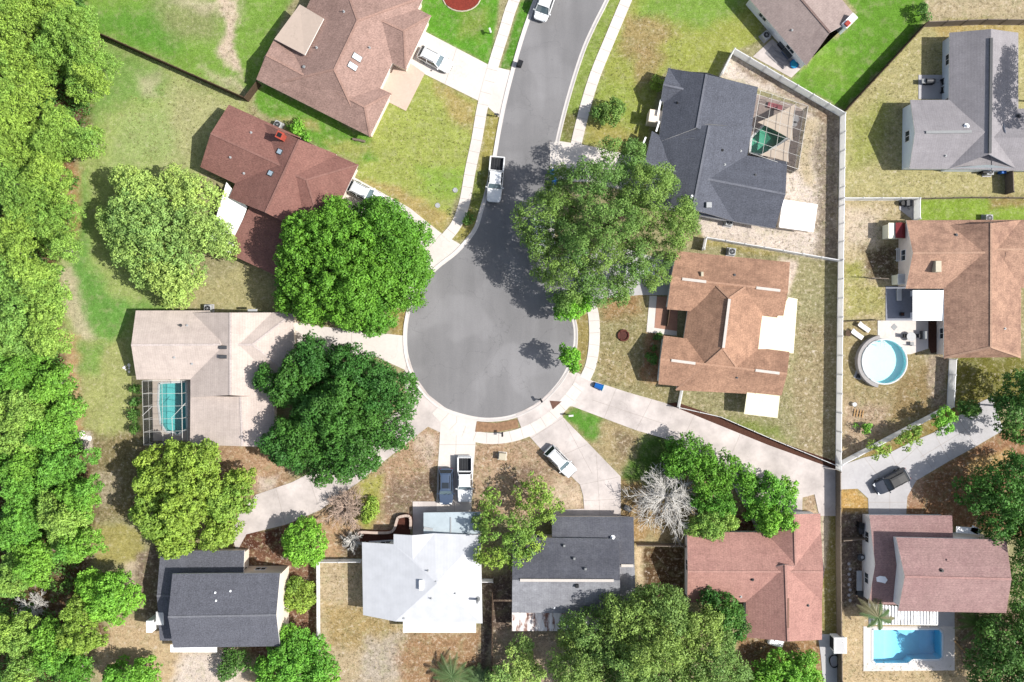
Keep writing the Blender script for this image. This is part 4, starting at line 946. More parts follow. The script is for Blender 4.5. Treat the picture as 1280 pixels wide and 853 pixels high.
def leaf_mesh(name, cen, rad, per, size, seed, mat, flat=.85, up=.7, asp=.55, shell=.66, tintw=None):
    """many leaf-sized faces on the outside of clumps; tint carries each clump's own hue and each leaf's own value"""
    r = np.random.RandomState(seed); n = len(cen); cnt = np.maximum(6, (per * (rad / rad.mean()) ** 2)).astype(int)
    idx = np.repeat(np.arange(n), cnt); N = len(idx)
    d = r.normal(size=(N, 3)); d[:, 2] = d[:, 2] + .35; d /= np.linalg.norm(d, axis=1)[:, None]
    rr = rad[idx] * (shell + (1 - shell) * 1.3 * r.rand(N))
    el = 1 + .22 * r.normal(size=(n, 3)).clip(-1.4, 1.4)
    pos = cen[idx] + d * rr[:, None] * np.array([1, 1, flat]) * el[idx] + r.normal(size=(N, 3)) * size * .15
    nr = d * .7 + r.normal(size=(N, 3)) * .45 + np.array([0, 0, up]); nr /= np.linalg.norm(nr, axis=1)[:, None]
    t = r.normal(size=(N, 3)); t -= nr * (t * nr).sum(1)[:, None]; t /= np.linalg.norm(t, axis=1)[:, None]
    b = np.cross(nr, t); L = size * (.65 + .7 * r.rand(N))[:, None]; W = L * asp
    droop = nr * (L * .18)
    v = np.stack([pos - t * L * .5, pos + b * W * .5 + droop * .3, pos + t * L * .5 - droop, pos - b * W * .5 + droop * .3], 1).reshape(-1, 3)
    ct = r.rand(n) if tintw is None else tintw
    tint = np.clip(np.stack([ct[idx] * .75 + r.rand(N) * .25, .25 + .5 * r.rand(n)[idx] + .35 * (r.rand(N) - .3), np.zeros(N)], 1), 0, 1)
    me = bpy.data.meshes.new(name)
    me.vertices.add(4 * N); me.vertices.foreach_set('co', v.ravel())
    me.loops.add(4 * N); me.loops.foreach_set('vertex_index', np.arange(4 * N))
    me.polygons.add(N); me.polygons.foreach_set('loop_start', np.arange(0, 4 * N, 4)); me.polygons.foreach_set('loop_total', np.full(N, 4))
    at = me.color_attributes.new('tint', 'FLOAT_COLOR', 'POINT')
    at.data.foreach_set('color', np.repeat(np.concatenate([tint, np.ones((N, 1))], 1), 4, axis=0).ravel())
    me.materials.append(mat); me.update(calc_edges=True); me.validate()
    return me

def clumps(lobes, rc, seed, jit=.16, dens=1.0, rag=.12, sp=1.0):
    """lobes: (x, y, zbase, R, h) -> clump centres spread over and inside each lobe's dome"""
    r = np.random.RandomState(seed); C = []; Rd = []; ids = []; grid = {}; g = rc * sp
    dome = lambda q: max(0., 1 - q ** 2.6) ** .5
    for li, (x, y, z, R, h) in enumerate(lobes):
        n = max(6, int(dens * 2.4 * (R / rc) ** 2)); k = 0; ph = r.rand(3) * 6.28
        for _ in range(n * 9):
            if k >= n: break
            a = r.rand() * 6.283; q = r.rand() ** .5
            lim = 1 + rag * (math.sin(2 * a + ph[0]) + .8 * math.sin(3 * a + ph[1]) + .6 * math.sin(5 * a + ph[2]))
            rr = q * max(R * lim - rc * .8, .15)
            zz = z + h * dome(q * .97) * (1 + jit * .5 * r.normal()) - (0 if r.rand() < .8 else h * .4 * r.rand())
            px, py = x + rr * math.cos(a), y + rr * math.sin(a)
            if any(lj != li and (px - X) ** 2 + (py - Y) ** 2 < (RR * .8) ** 2 and zz < Z + HH * dome(min(1, math.hypot(px - X, py - Y) / RR)) - rc * 1.5 for lj, (X, Y, Z, RR, HH) in enumerate(lobes)) and r.rand() < .9: continue
            c = (int(px // g), int(py // g), int(zz // g)); ok = True
            for dx in (-1, 0, 1):
                for dy in (-1, 0, 1):
                    for dz in (-1, 0, 1):
                        for o in grid.get((c[0] + dx, c[1] + dy, c[2] + dz), ()):
                            if (px - o[0]) ** 2 + (py - o[1]) ** 2 + (zz - o[2]) ** 2 < g * g: ok = False; break
            if not ok: continue
            grid.setdefault(c, []).append((px, py, zz)); C.append((px, py, zz)); Rd.append(rc * (.6 + .75 * r.rand())); ids.append(li); k += 1
    lt = r.rand(len(lobes)); tw = np.clip(.12 + .76 * lt[ids] + .36 * (r.rand(len(C)) - .5), 0, 1)
    return np.array(C), np.array(Rd), tw

def trunk_mb(base, top, rad, cen, nl, seed, mb=None):
    r = random.Random(seed); mb = mb or MB()
    b = Vector(base); t = Vector(top)
    mid = b.lerp(t, .55) + Vector((r.uniform(-.2, .2), r.uniform(-.2, .2), 0))
    mb.tube([b - Vector((0, 0, .1)), b + Vector((0, 0, .35)), mid, t], [rad * 1.5, rad * 1.05, rad * .85, rad * .6], 8)
    idx = list(range(len(cen))); r.shuffle(idx)
    for i in idx[:nl]:
        c = Vector(cen[i]); s = mid.lerp(t, r.uniform(.2, 1)); m = s.lerp(c, .5) + Vector((r.uniform(-.4, .4), r.uniform(-.4, .4), r.uniform(.1, .6)))
        mb.tube([s, m, c], [rad * .42, rad * .27, rad * .1], 5)
    return mb

TYPES = {  # clump radius, leaves per clump, leaf size, flatness
 'round': (.62, 85, .30, .9), 'dark': (.62, 85, .30, .85), 'pale': (.5, 52, .28, .8), 'ygreen': (.54, 75, .32, .85), 'oak': (.66, 100, .22, .8),
 'lime': (.5, 75, .29, .85), 'olive': (.46, 70, .24, .85), 'grove': (.64, 95, .26, .85), 'deep': (.64, 90, .29, .85), 'sapling': (.4, 45, .28, .85),
 'pine': (.46, 72, .21, .95), 'lush': (.44, 55, .27, .8), 'feather': (.42, 55, .24, .75)}

def tree(name, label, cat, lobes, zb, h, kind, seed, trunk=None, group=None, dens=1.0, mat=None, rad=None, jit=.3, rag=.12, up=.3, bark=None):
    rc, per, size, flat = TYPES[kind]
    L = []
    for q in lobes:
        px, py, rp = q[:3]; hh = q[3] if len(q) > 3 else h; z0 = q[4] if len(q) > 4 else zb
        x, y, _ = P(px, py, z0 + hh * .5); L.append((x, y, z0, rp * S * (H - z0) / H, hh))
    R = max(l[3] for l in L)
    rc = min(rc, R * .45)
    if len(L) > 3:
        q = random.Random(seed + 5); L = [(a, b, c + (q.uniform(-.22, .3) * h if i else 0), d, e) for i, (a, b, c, d, e) in enumerate(L)]
    cen, rd, tw = clumps(L, rc, seed, jit, dens, rag, {'pine': 1.35, 'oak': 1.1, 'lush': 1.05, 'feather': 1.05}.get(kind, 1.2))
    bx, by = trunk if trunk else (sum(l[0] * l[3] ** 2 for l in L) / sum(l[3] ** 2 for l in L), sum(l[1] * l[3] ** 2 for l in L) / sum(l[3] ** 2 for l in L))
    base = Vector((bx, by, 0))
    o = empty(name, base, label, cat, group)
    me = leaf_mesh('crown', cen - np.array(base), rd, per * (rc / TYPES[kind][0]) ** 2, size, seed, mat or LM[kind], flat, up, tintw=tw)
    c = bpy.data.objects.new('crown', me); COL.objects.link(c); c.parent = o
    tr = rad or max(.06, .032 * R + .03)
    tm = trunk_mb(base, (bx, by, zb + h * .45), tr, cen, min(14, max(4, int(R * 1.6))), seed)
    tm.build('trunk', bark or BARK, o, smooth=True)
    return o

def wbase(px, py): return P(px, py)[:2]
tree('oak_tree', 'huge spreading oak with fine olive green foliage overhanging the street', 'tree',
     [(758,280,40,5.5,8),(690,262,36,4.5,6),(678,300,26,3.4,5.5),(702,338,32,4,5.4),(738,352,30,3.6,5),(806,246,40,5,6.6),(838,290,34,4.2,5.6),(800,322,36,4.2,5.6),(738,228,36,4.6,6.4),(790,208,30,4,5.8),(856,268,20,3,5.2),(704,372,18,2.6,4),(775,362,22,2.6,4.2),(700,222,18,2.6,5),(815,345,20,2.6,4.4),(752,318,28,4,6),(720,300,26,4,6.2),(835,230,18,2.6,5),(760,192,16,2.4,5.2),(680,345,14,2,4)], 6, 6, 'oak', 11, wbase(755, 290), rad=.55, rag=.2)
tree('maple_tree', 'large dense round tree with bright glossy green crown over a driveway', 'tree',
     [(443,335,87,3.4,2.6),(440,332,66,6.5,4),(395,310,46,5,3.4),(490,310,46,5,3.4),(505,345,36,3.5,3.5),(400,364,44,4,3.5),(460,378,36,3.5,3.2),(365,345,22,2.5,3),(420,285,34,3.5,3.8),(515,300,26,3,3.4),(482,368,36,3.3,3.4),(360,375,18,2.2,2.6)], 4, 4.5, 'round', 12, wbase(442, 340), rad=.4, rag=.13)
tree('maple_tree', 'big ragged dark green tree over the lower curving driveway', 'tree',
     [(425,516,70,2.8,2.4),(428,508,42,6,4),(405,515,30,4.6,4),(450,520,32,4.6,4),(370,475,36,3.8,4),(393,452,30,3.6,4),(438,466,32,4,4),(475,485,34,3.8,4),(500,495,28,3,3.6),(380,540,38,3.8,3.6),(440,555,42,4,3.4),(480,535,32,3.4,3.4),(360,565,26,3,3),(335,475,18,2.4,3),(410,590,20,2.4,2.6),(345,550,18,2.4,3),(442,440,12,2.2,3)], 4, 4.5, 'dark', 13, wbase(425, 510), rad=.4, rag=.15)
tree('shade_tree', 'loose pale green tree shading the lawn beside the red-brown roof', 'tree',
     [(200,290,54,4.2,3.2),(165,265,32,3,3),(180,240,34,3,3),(235,240,32,3,3),(250,285,34,3,3),(175,320,34,3,2.8),(215,340,36,3,2.6),(145,290,24,2.2,2.8),(275,300,22,2.2,2.6),(130,272,14,1.6,2.8),(225,355,26,2.2,2.3)], 3, 3.5, 'pale', 14, wbase(205, 290), rad=.28, dens=.9, rag=.2)
tree('shade_tree', 'yellow-green tree overhanging the upper edge of the two storey slate house', 'tree',
     [(238,620,42,5,3),(205,600,32,3,3),(250,580,28,2.8,3),(285,625,30,2.8,2.8),(195,640,28,2.8,2.6),(215,672,28,2.6,2.4),(278,660,26,2.6,2.4),(225,572,20,2,2.8),(190,575,18,2,2.6),(300,600,18,2,2.4)], 3, 3.2, 'ygreen', 15, wbase(240, 620), rad=.26, rag=.18)
tree('shade_tree', 'huge mixed green and yellowish grove tree at the bottom, below the long pink roof', 'tree',
     [(815,806,44,5.5,5.4),(750,800,40,4,4.6),(725,830,34,3.5,4),(785,772,36,3.8,4.6),(832,772,38,4.4,4.6),(872,795,36,4.4,4.6),(890,820,38,3.8,4),(790,850,48,4,4.2),(850,850,44,4,4.2),(780,815,30,4,5.4),(845,785,28,4,5.6),(905,775,20,2.6,4),(715,800,22,2.4,3.6)], 4.6, 5, 'grove', 16, wbase(815, 800), rad=.45, rag=.18)
tree('shade_tree', 'dark green tree tucked against the pink gable at the edge of the grove', 'tree', [(905,768,26,2.6,3),(918,790,16,2,3),(890,752,16,2,3)], 2.6, 2.6, 'dark', 17)
tree('round_tree', 'small perfectly round lime green tree between the curved driveway and white fence', 'tree', [(380,680,30,2.8,1.8)], 1.8, 2.6, 'lime', 18, rag=.03, jit=.06)
tree('shrub', 'dull olive shrub between the slate house and the white fence corner', 'shrub', [(374,748,21,1.8,.8),(370,735,14,1.5,.8)], .8, 1.8, 'olive', 19)
tree('round_tree', 'bright lime green tree at the bottom, beside the slate two storey house', 'tree', [(372,822,36,3.2,2.2),(345,838,24,2.4,2),(400,830,24,2.4,2),(365,798,20,2.2,2),(335,850,18,2,1.8),(413,842,14,1.6,1.6)], 2, 3, 'lime', 20, rag=.16)
tree('street_tree', 'tiny bright green sapling throwing a shadow on the cul-de-sac edge', 'tree', [(712,446,13,2.2,3.2),(716,458,9,1.6,2.9),(707,438,8,1.4,3.4)], 3.2, 2, 'sapling', 21, wbase(716, 446), rad=.06, dens=1.3, rag=.2)
tree('street_tree', 'bright green young tree at the oak foot, reaching over the kerb', 'tree', [(712,385,18,2.2,2.6),(730,378,12,1.8,2.6)], 2.6, 2, 'sapling', 22, rad=.08, dens=1.4)
tree('shade_tree', 'thin yellow-green tree over the parked cars and charcoal roof corner', 'tree', [(640,668,38,3,3.4),(668,640,30,2.6,3.2),(672,612,20,2,3),(625,690,24,2.2,3),(650,690,26,2.2,3.2),(615,645,18,1.6,3),(612,620,12,1.4,2.8),(680,625,14,1.8,3)], 3.2, 3, 'pale', 23, wbase(645, 652), rad=.14, dens=.42, rag=.3, mat=LM['olive'])
tree('shade_tree', 'bright green bushy tree beside the bleached bare tree and long driveway', 'tree', [(855,572,26,2.6,2),(880,592,28,2.6,2),(905,590,24,2.4,2),(928,600,18,2,1.8),(895,625,24,2.4,1.8),(880,572,18,2,1.8),(845,560,12,1.6,1.6)], 2, 2.6, 'dark', 24, rag=.18, mat=LM['round'])
tree('weeping_shrub', 'drooping yellow-green shrub over the left end of the pink roof', 'shrub', [(888,655,24,2.4,1.4),(870,660,14,1.8,1.4),(908,650,14,1.8,1.4)], 1.5, 2.4, 'olive', 25, mat=LM['feather'])
tree('shade_tree', 'small bright green tree at the driveway end, touching the pink roof', 'tree', [(965,618,26,2.4,2.2),(945,608,15,1.8,2),(985,612,16,1.8,2.2),(960,648,20,2.2,2.2),(980,650,16,2,2.2),(948,640,14,1.8,2)], 2.2, 2.4, 'lime', 26, dens=.9, rag=.22)
tree('shade_tree', 'dark green tree with dappled crown above the mauve roof, at the right edge', 'tree', [(1255,618,40,3.6,3.4),(1225,620,24,2.6,3),(1270,590,28,2.8,3.2),(1250,650,30,3,3),(1215,625,16,2,2.8),(1285,640,30,3,3)], 3.4, 3.4, 'deep', 27, mat=LM['dark'], rag=.16)
tree('shade_tree', 'very dark tree over the jointed driveway at the right edge', 'tree', [(1264,508,26,2.8,3.4),(1278,490,26,2.8,3.4),(1258,530,18,2.2,3),(1275,535,20,2.2,3)], 3.4, 3, 'deep', 28, rag=.16)
tree('shade_tree', 'large dark leafy tree in the lower right corner beside the blue pool', 'tree', [(1250,815,40,3.4,3),(1280,800,40,3.4,3),(1235,790,22,2.4,2.6),(1260,850,36,3,2.8),(1225,815,18,2,2.4)], 3, 3.2, 'deep', 29)
tree('shade_tree', 'dark green tree squeezed right of the mauve two storey roof', 'tree', [(1280,720,22,2.6,4),(1284,690,22,2.6,4),(1276,755,18,2.2,3.6),(1282,660,20,2.4,3.6)], 3.6, 3, 'deep', 30)
tree('shrub', 'yellow-green shrub at the bottom edge behind the pink roofed house', 'shrub', [(985,842,34,2.2,1.4),(955,850,20,1.8,1.2),(1010,850,18,1.8,1.2)], 1.2, 2, 'lime', 31, rag=.15)
tree('shrub', 'sparse pale yellow-green shrub at the bottom edge left of the grove', 'shrub', [(648,828,24,1.8,1.6),(630,845,20,1.6,1.4),(665,845,16,1.6,1.4),(655,805,12,1.4,1.6)], 1.5, 1.8, 'pale', 32, dens=.8)
tree('shrub', 'dark olive shrub below the slate two storey house', 'shrub', [(292,826,18,1.6,.8),(283,840,12,1.4,.6)], .8, 1.6, 'olive', 33, mat=LM['deep'])
tree('small_tree', 'small loose green tree on the lawn between the street and slate blue roof', 'tree', [(763,140,17,1.6,1.4),(748,142,10,1.2,1.2),(772,135,10,1.2,1.4)], 1.4, 1.8, 'sapling', 34, dens=1.2, rag=.2, mat=LM['oak'])
tree('shrub', 'round yellowish shrub in the shade at the slate blue house corner', 'shrub', [(820,104,10,1.2,.5)], .6, 1.2, 'olive', 35)
tree('shrub', 'bright shrub between the pinkish hip roof and red chimney', 'shrub', [(372,160,11,1.3,.5),(384,172,7,1,.4)], .5, 1.2, 'sapling', 36, mat=LM['lime'])
tree('shrub', 'small dark plant on the verge beside the white pickup on the street', 'shrub', [(585,275,8,1.1,.4)], .4, 1, 'sapling', 37, mat=LM['deep'])
tree('conifer_shrub', 'dark narrow evergreen at the brown house wall', 'shrub', [(815,448,8,1.6,.3),(817,436,5,1.2,.3)], .4, 1.8, 'olive', 38, mat=LM['deep'])
tree('shrub', 'clipped dark shrub strip beside the pool screen of the pale house', 'hedge', [(169,488,7,1.0,.4),(169,503,7,1,.4),(169,520,8,1,.4),(169,537,7,1,.4)], .4, 1, 'olive', 39, mat=LM['deep'])
tree('sapling', 'wispy young tree outside the white fence, left of the three', 'tree', [(1100,563,13,1.4,2)], 2, 1.6, 'sapling', 40, dens=.45, rag=.3, mat=LM['olive'], group='young trees along the white fence')
tree('sapling', 'wispy young tree outside the white fence, middle of the three', 'tree', [(1137,550,14,1.4,2),(1143,543,9,1.2,2)], 2, 1.6, 'sapling', 41, dens=.45, rag=.3, mat=LM['olive'], group='young trees along the white fence')
tree('sapling', 'greener young tree outside the white fence, nearest the fence corner', 'tree', [(1178,530,15,1.4,2),(1185,520,10,1.2,2)], 2, 1.6, 'sapling', 42, dens=.6, rag=.3, mat=LM['lime'], group='young trees along the white fence')
tree('small_tree', 'small dark tree at the end of the jointed gray driveway', 'tree', [(1213,512,12,1.6,1.8),(1203,508,7,1.2,1.8)], 1.8, 1.6, 'sapling', 43, mat=LM['deep'], dens=1.4)
tree('shrub', 'small green plant in the straw yard below the round pool', 'shrub', [(1082,535,7,.9,.3),(1070,531,4,.6,.3)], .3, .9, 'sapling', 44, mat=LM['lime'])
tree('shrub', 'pale green shrub beside the bare twigs on the curving driveway edge', 'shrub', [(463,635,12,1.2,.6),(458,648,8,1,.5)], .5, 1.2, 'sapling', 45, mat=LM['ygreen'], dens=1.1)
tree('shrub', 'low green shrub in the corner of the bright lawn at the top', 'shrub', [(1152,12,9,1.4,.5),(1157,24,6,1.1,.4)], .5, 1.2, 'olive', 46, mat=LM['deep'])
tree('shrub', 'small dark plant by the porch of the brown house', 'shrub', [(823,421,5,.8,.3)], .3, .7, 'sapling', 47, mat=LM['deep'])
tree('shade_tree', 'tree beyond the right edge whose shadow falls on the gray roof', 'tree', [(1372,98,28,3.4,9),(1378,66,22,3,9),(1370,130,22,3,9)], 9, 4, 'deep', 48)
tree('climbing_shrub', 'grayish leafy shrub creeping over the white roof corner', 'shrub', [(598,655,10,1.2,2),(603,675,8,1,2.2)], 2.3, 1, 'sapling', 49, mat=LM['grove'], dens=.7)

# bare trees: branching twigs only
def bare_tree(name, label, px, py, rp, h, mat, seed, n=26, zb=.5):
    r = random.Random(seed); x, y, _ = P(px, py, h * .6); R = rp * S
    o = empty(name, (x, y, 0), label, 'bare tree'); tm = MB(); tm.tube([(x, y, -.1), (x + .1, y, zb + h * .3)], [.16, .1], 7); tm.build('trunk', BARKG, o)
    mb = MB()
    for k in range(n):
        a = k * 2.399 + r.uniform(-.3, .3); q = math.sqrt((k + .5) / n); L = R * q * r.uniform(.75, 1.15)
        s = Vector((x + .1, y, zb + h * r.uniform(.05, .3))); e = Vector((x + L * math.cos(a), y + L * math.sin(a), zb + h * (1 - .55 * q) * r.uniform(.7, 1.1)))
        m = s.lerp(e, .5) + Vector((r.uniform(-.3, .3), r.uniform(-.3, .3), r.uniform(.1, .5))); mb.tube([s, m, e], [.075, .055, .02], 5)
        for j in range(20):
            t = r.uniform(.25, 1); b = s.lerp(m, t * 2) if t < .5 else m.lerp(e, t * 2 - 1); aa = a + r.uniform(-1.2, 1.2); l = R * r.uniform(.12, .34)
            f = b + Vector((l * math.cos(aa), l * math.sin(aa), r.uniform(-.35, .5))); mb.tube([b, f], [.036, .014], 4)
            for i in range(4):
                g = b.lerp(f, r.uniform(.3, 1)); ab = aa + r.uniform(-1, 1); l2 = l * r.uniform(.2, .5); mb.tube([g, g + Vector((l2 * math.cos(ab), l2 * math.sin(ab), r.uniform(-.15, .25)))], [.022, .01], 3)
    mb.build('branches', mat, o)
bare_tree('bare_tree', 'bleached leafless tree with pale twigs beside the bright bushy tree', 832, 622, 46, 3.6, LM['twig'], 5, 34)
bare_tree('bare_shrub', 'tangled leafless pinkish gray shrub on the curving driveway edge', 432, 634, 28, 1.8, LM['twigbrown'], 6, 26)
bare_tree('bare_shrub', 'small bleached twiggy shrub in the shade left of the white roof', 440, 676, 14, 1.2, LM['twig'], 7, 14)

bare_tree('bare_tree', 'fallen pale bare tree in the dark gap of the wood at the lower left', 42, 760, 24, 1.8, LM['twig'], 21, 12)

# palms
def frond(mb, c, a, L, droop, w, n=9):
    c = Vector(c); d = Vector((math.cos(a), math.sin(a), 0)); sd = Vector((-d.y, d.x, 0)); pts = []
    for k in range(n + 1):
        t = k / n; pts.append(c + d * L * t + Vector((0, 0, L * (.35 * t - droop * t * t))))
    mb.tube(pts, [.03 * (1 - .7 * k / n) + .006 for k in range(n + 1)], 4)
    for k in range(1, n * 3):
        t = k / (n * 3); i = min(int(t * n), n - 1); b = pts[i].lerp(pts[i + 1], t * n - i); l = w * math.sin(math.pi * min(1, .15 + t * .85)) ** .7
        for sg in (1, -1):
            e = b + sd * sg * l + d * l * .6 - Vector((0, 0, l * .35)); q = d * .045
            mb.poly([b - q, b + q, e + q * .3, e - q * .3])
def palm(label, px, py, h, fr, mats, seed, name='palm_tree', shr=1.0):
    r = random.Random(seed); x, y, _ = P(px, py, h); o = empty(name, (x, y, 0), label, 'palm')
    m = MB(); m.tube([(x, y, -.1), (x + .05, y, h * .5), (x, y, h)], [.2, .15, .13], 8); m.build('trunk', BARK, o)
    for a, L, mi in fr:
        f = MB(); frond(f, (x, y, h), a + r.uniform(-.1, .1), L, r.uniform(.45, .8), .42 * shr); f.build('frond', mats[mi], o)
palm('palm with straw coloured dead fronds leaning over the blue pool', 1098, 772, 3.4, [(k * .9 - 2.2, 1.9, 0) for k in range(6)] + [(2.3, 3.2, 1), (2.6, 3.0, 1), (1.6, 2.8, 1), (1.3, 2.4, 1), (2.0, 2.6, 1), (-.2, 2.4, 1), (3.0, 2.4, 0)], [LM['palm'], LM['straw']], 3)
palm('bushy palm between the mauve roof and the corner tree', 1222, 778, 2.4, [(k * .52, 2.4 + .4 * (k % 3), 0) for k in range(12)] + [(.4, 2.6, 1), (1.8, 2.4, 1)], [LM['olive'], LM['straw']], 4)
palm('feathery green palm clump at the bottom edge in the brown yard', 565, 846, 1.6, [(k * .42, 2.6 + .5 * (k % 2), 0) for k in range(15)], [LM['palm'], LM['straw']], 8)
palm('smaller feathery palm at the bottom edge near the thin fence line', 600, 850, 1.2, [(k * .52, 1.9 + .3 * (k % 2), 0) for k in range(12)], [LM['palm'], LM['straw']], 9)

# the wood along the left edge: every crown its own tree
WOOD = [  # px, py, radius px, kind, label
 (20,20,34,'pine','pine with tufted crown in the top left corner'),(62,18,34,'pine','tufted pine at the top edge, second from the corner'),(98,45,30,'pine','outermost tufted pine at the upper tip of the dark wooden fence'),
 (25,75,36,'pine','tufted pine at the left edge below the corner pine'),(72,72,34,'pine','tufted pine behind the upper tip of the wooden fence'),(112,85,26,'pine','tufted pine whose crown bulges onto the lawn below the fence tip'),
 (20,130,36,'pine','tufted pine at the left edge beside the dark crown gap'),(108,112,22,'pine','small tufted pine leaning over the upper lawn'),(30,185,36,'pine','tufted pine with bare pale boughs at the left edge'),
 (75,168,32,'pine','tufted pine level with the left gable of the red-brown roof'),(112,178,20,'pine','small tufted pine overhanging the straw strip'),(25,240,36,'pine','rounded pine left of the loose pale tree, at the left edge'),
 (58,225,28,'pine','rounded pine just left of the sandy strip'),(28,295,36,'pine','rounded bright pine level with the white patio canopy'),(68,280,28,'pine','rounded pine at the wood border facing the pale tree'),(82,312,20,'pine','small rounded pine bulging out at the wood border'),
 (88,18,18,'lush','dark green broadleaf tucked behind the fence tip pines'),
 (20,350,34,'feather','feathery yellow-green tree below the last pine at the left edge'),(55,370,32,'feather','feathery yellow-green tree beside the sandy border'),(20,410,34,'feather','feathery tree at the left edge level with the pale roof ridge'),(58,415,28,'feather','feathery tree at the border level with the pale roof ridge'),
 (25,470,36,'lush','lush vine-covered tree at the left edge level with the screened pool'),(68,480,26,'lush','lush tree at the border level with the screened pool'),(20,530,36,'lush','lush smooth crowned tree at the left edge below the pool level'),(70,530,30,'lush','lush tree at the border beside the white debris patch'),
 (25,590,36,'lush','lush bright tree at the left edge level with the yellow-green tree'),(80,580,32,'lush','lush tree bulging toward the mottled yard'),(100,620,24,'lush','lush tree at the border left of the yellow-green tree'),(30,650,36,'lush','lush tree at the left edge above the bare gap'),
 (78,650,34,'lush','lush tree leaning right above the olive clearing'),(100,680,26,'lush','lush tree at the border of the olive clearing'),(45,700,30,'lush','lush tree directly above the dark bare gap'),
 (18,720,26,'feather','pale leafy tree at the left edge beside the dark gap'),(135,748,34,'lime','bright lime tree at the wood tip beside the slate house'),(100,785,30,'lush','lush tree below the dark gap'),(65,810,28,'lush','lush tree at the bottom beside the dark gap'),
 (20,790,24,'feather','thin pale tree at the left edge near the bottom'),(30,840,28,'feather','pale leafy tree in the bottom left corner'),(95,838,22,'lush','low lush tree at the bottom edge'),(150,845,18,'lime','lime green bush at the bottom edge left of the sandy yard'),(182,842,17,'lime','second lime green bush at the bottom edge beside the sandy yard')]
for i, (px, py, rp, kind, lab) in enumerate(WOOD):
    rr = random.Random(i); hz = {'pine': 4.2, 'feather': 3.6, 'lush': 3.2, 'lime': 2.2}[kind] * rr.uniform(.65, 1.4); rp *= rr.uniform(.86, 1.12)
    if py > 830 and kind == 'lime': hz = 1.2
    tree({'pine': 'pine_tree', 'feather': 'feathery_tree', 'lush': 'vine_covered_tree', 'lime': 'lime_tree'}[kind], lab, 'tree', [(px, py, rp * 1.0), (px + rr.uniform(-.5, .5) * rp, py + rr.uniform(-.5, .5) * rp, rp * .6, 4.2)], hz, 3.4 if rp > 24 else 2.4, kind, 100 + i, group='trees of the wood along the left edge', trunk=tuple(.55 * a + .45 * b for a, b in zip(P(px, py)[:2], P(px, py, hz)[:2])), rag=.2, jit=.28, dens=1.1, rad=.2, mat=rr.choice([LM['lush'], LM['lush'], LM['lush'], LM['ygreen'], LM['feather'], LM['round']]) if kind == 'lush' else None, bark=BARKG)
# low growth under the wood
r = np.random.RandomState(77); q = []
while len(q) < 1500:
    a, b = r.rand() * 130 - 20, r.rand() * 900 - 20
    if polydist(np.array([a]), np.array([b]), ZONES[0][0])[0] > 6 and not (715 < b < 790 and 25 < a < 110 and r.rand() < .6): q.append(P(a, b, .4))
q = np.array(q); q[:, 2] = .3 + 1.6 * r.rand(len(q)) ** 2
me = leaf_mesh('undergrowth', q, .5 + .4 * r.rand(len(q)), 45, .3, 78, LM['deep'])
o = bpy.data.objects.new('undergrowth', me); COL.objects.link(o); tag(o, 'tangle of low green plants under the trees of the wood', 'undergrowth', kind='stuff')
# ------------------------------------------------------------------ vehicles (x forward, metres)
def paint(name, rgb):
    t = NT(name); kk = 1.5 if min(rgb) > 200 else K; t.bs.inputs['Coat Weight'].default_value = .25; t.bs.inputs['Coat Roughness'].default_value = .06
    n = t.noise(6, 3); return t.finish(t.scale(alb(rgb, kk), t.rng(n, .3, .7, .96, 1.04)), .45, None, spec=.3)
PAINT = {'white': paint('white_car_paint', (244, 246, 248)), 'silver': paint('silver_white_car_paint', (228, 230, 232)), 'blue': paint('steel_blue_car_paint', (86, 104, 132)), 'dark': paint('dark_slate_car_paint', (66, 74, 90))}
AUTOGLASS = glassmat('car_glass', (.02, .025, .03), .05); AUTOBLUE = glassmat('windshield_glass', (.10, .14, .16), .06)

def loft(secs, mb, m=0):
    n = len(secs[0]); vs = [v for s in secs for v in s]; fs = []
    for i in range(len(secs) - 1):
        for k in range(n): fs.append([i * n + k, i * n + (k + 1) % n, (i + 1) * n + (k + 1) % n, (i + 1) * n + k])
    fs.append(list(range(n))[::-1]); fs.append([(len(secs) - 1) * n + k for k in range(n)])
    mb.add(vs, fs, m)

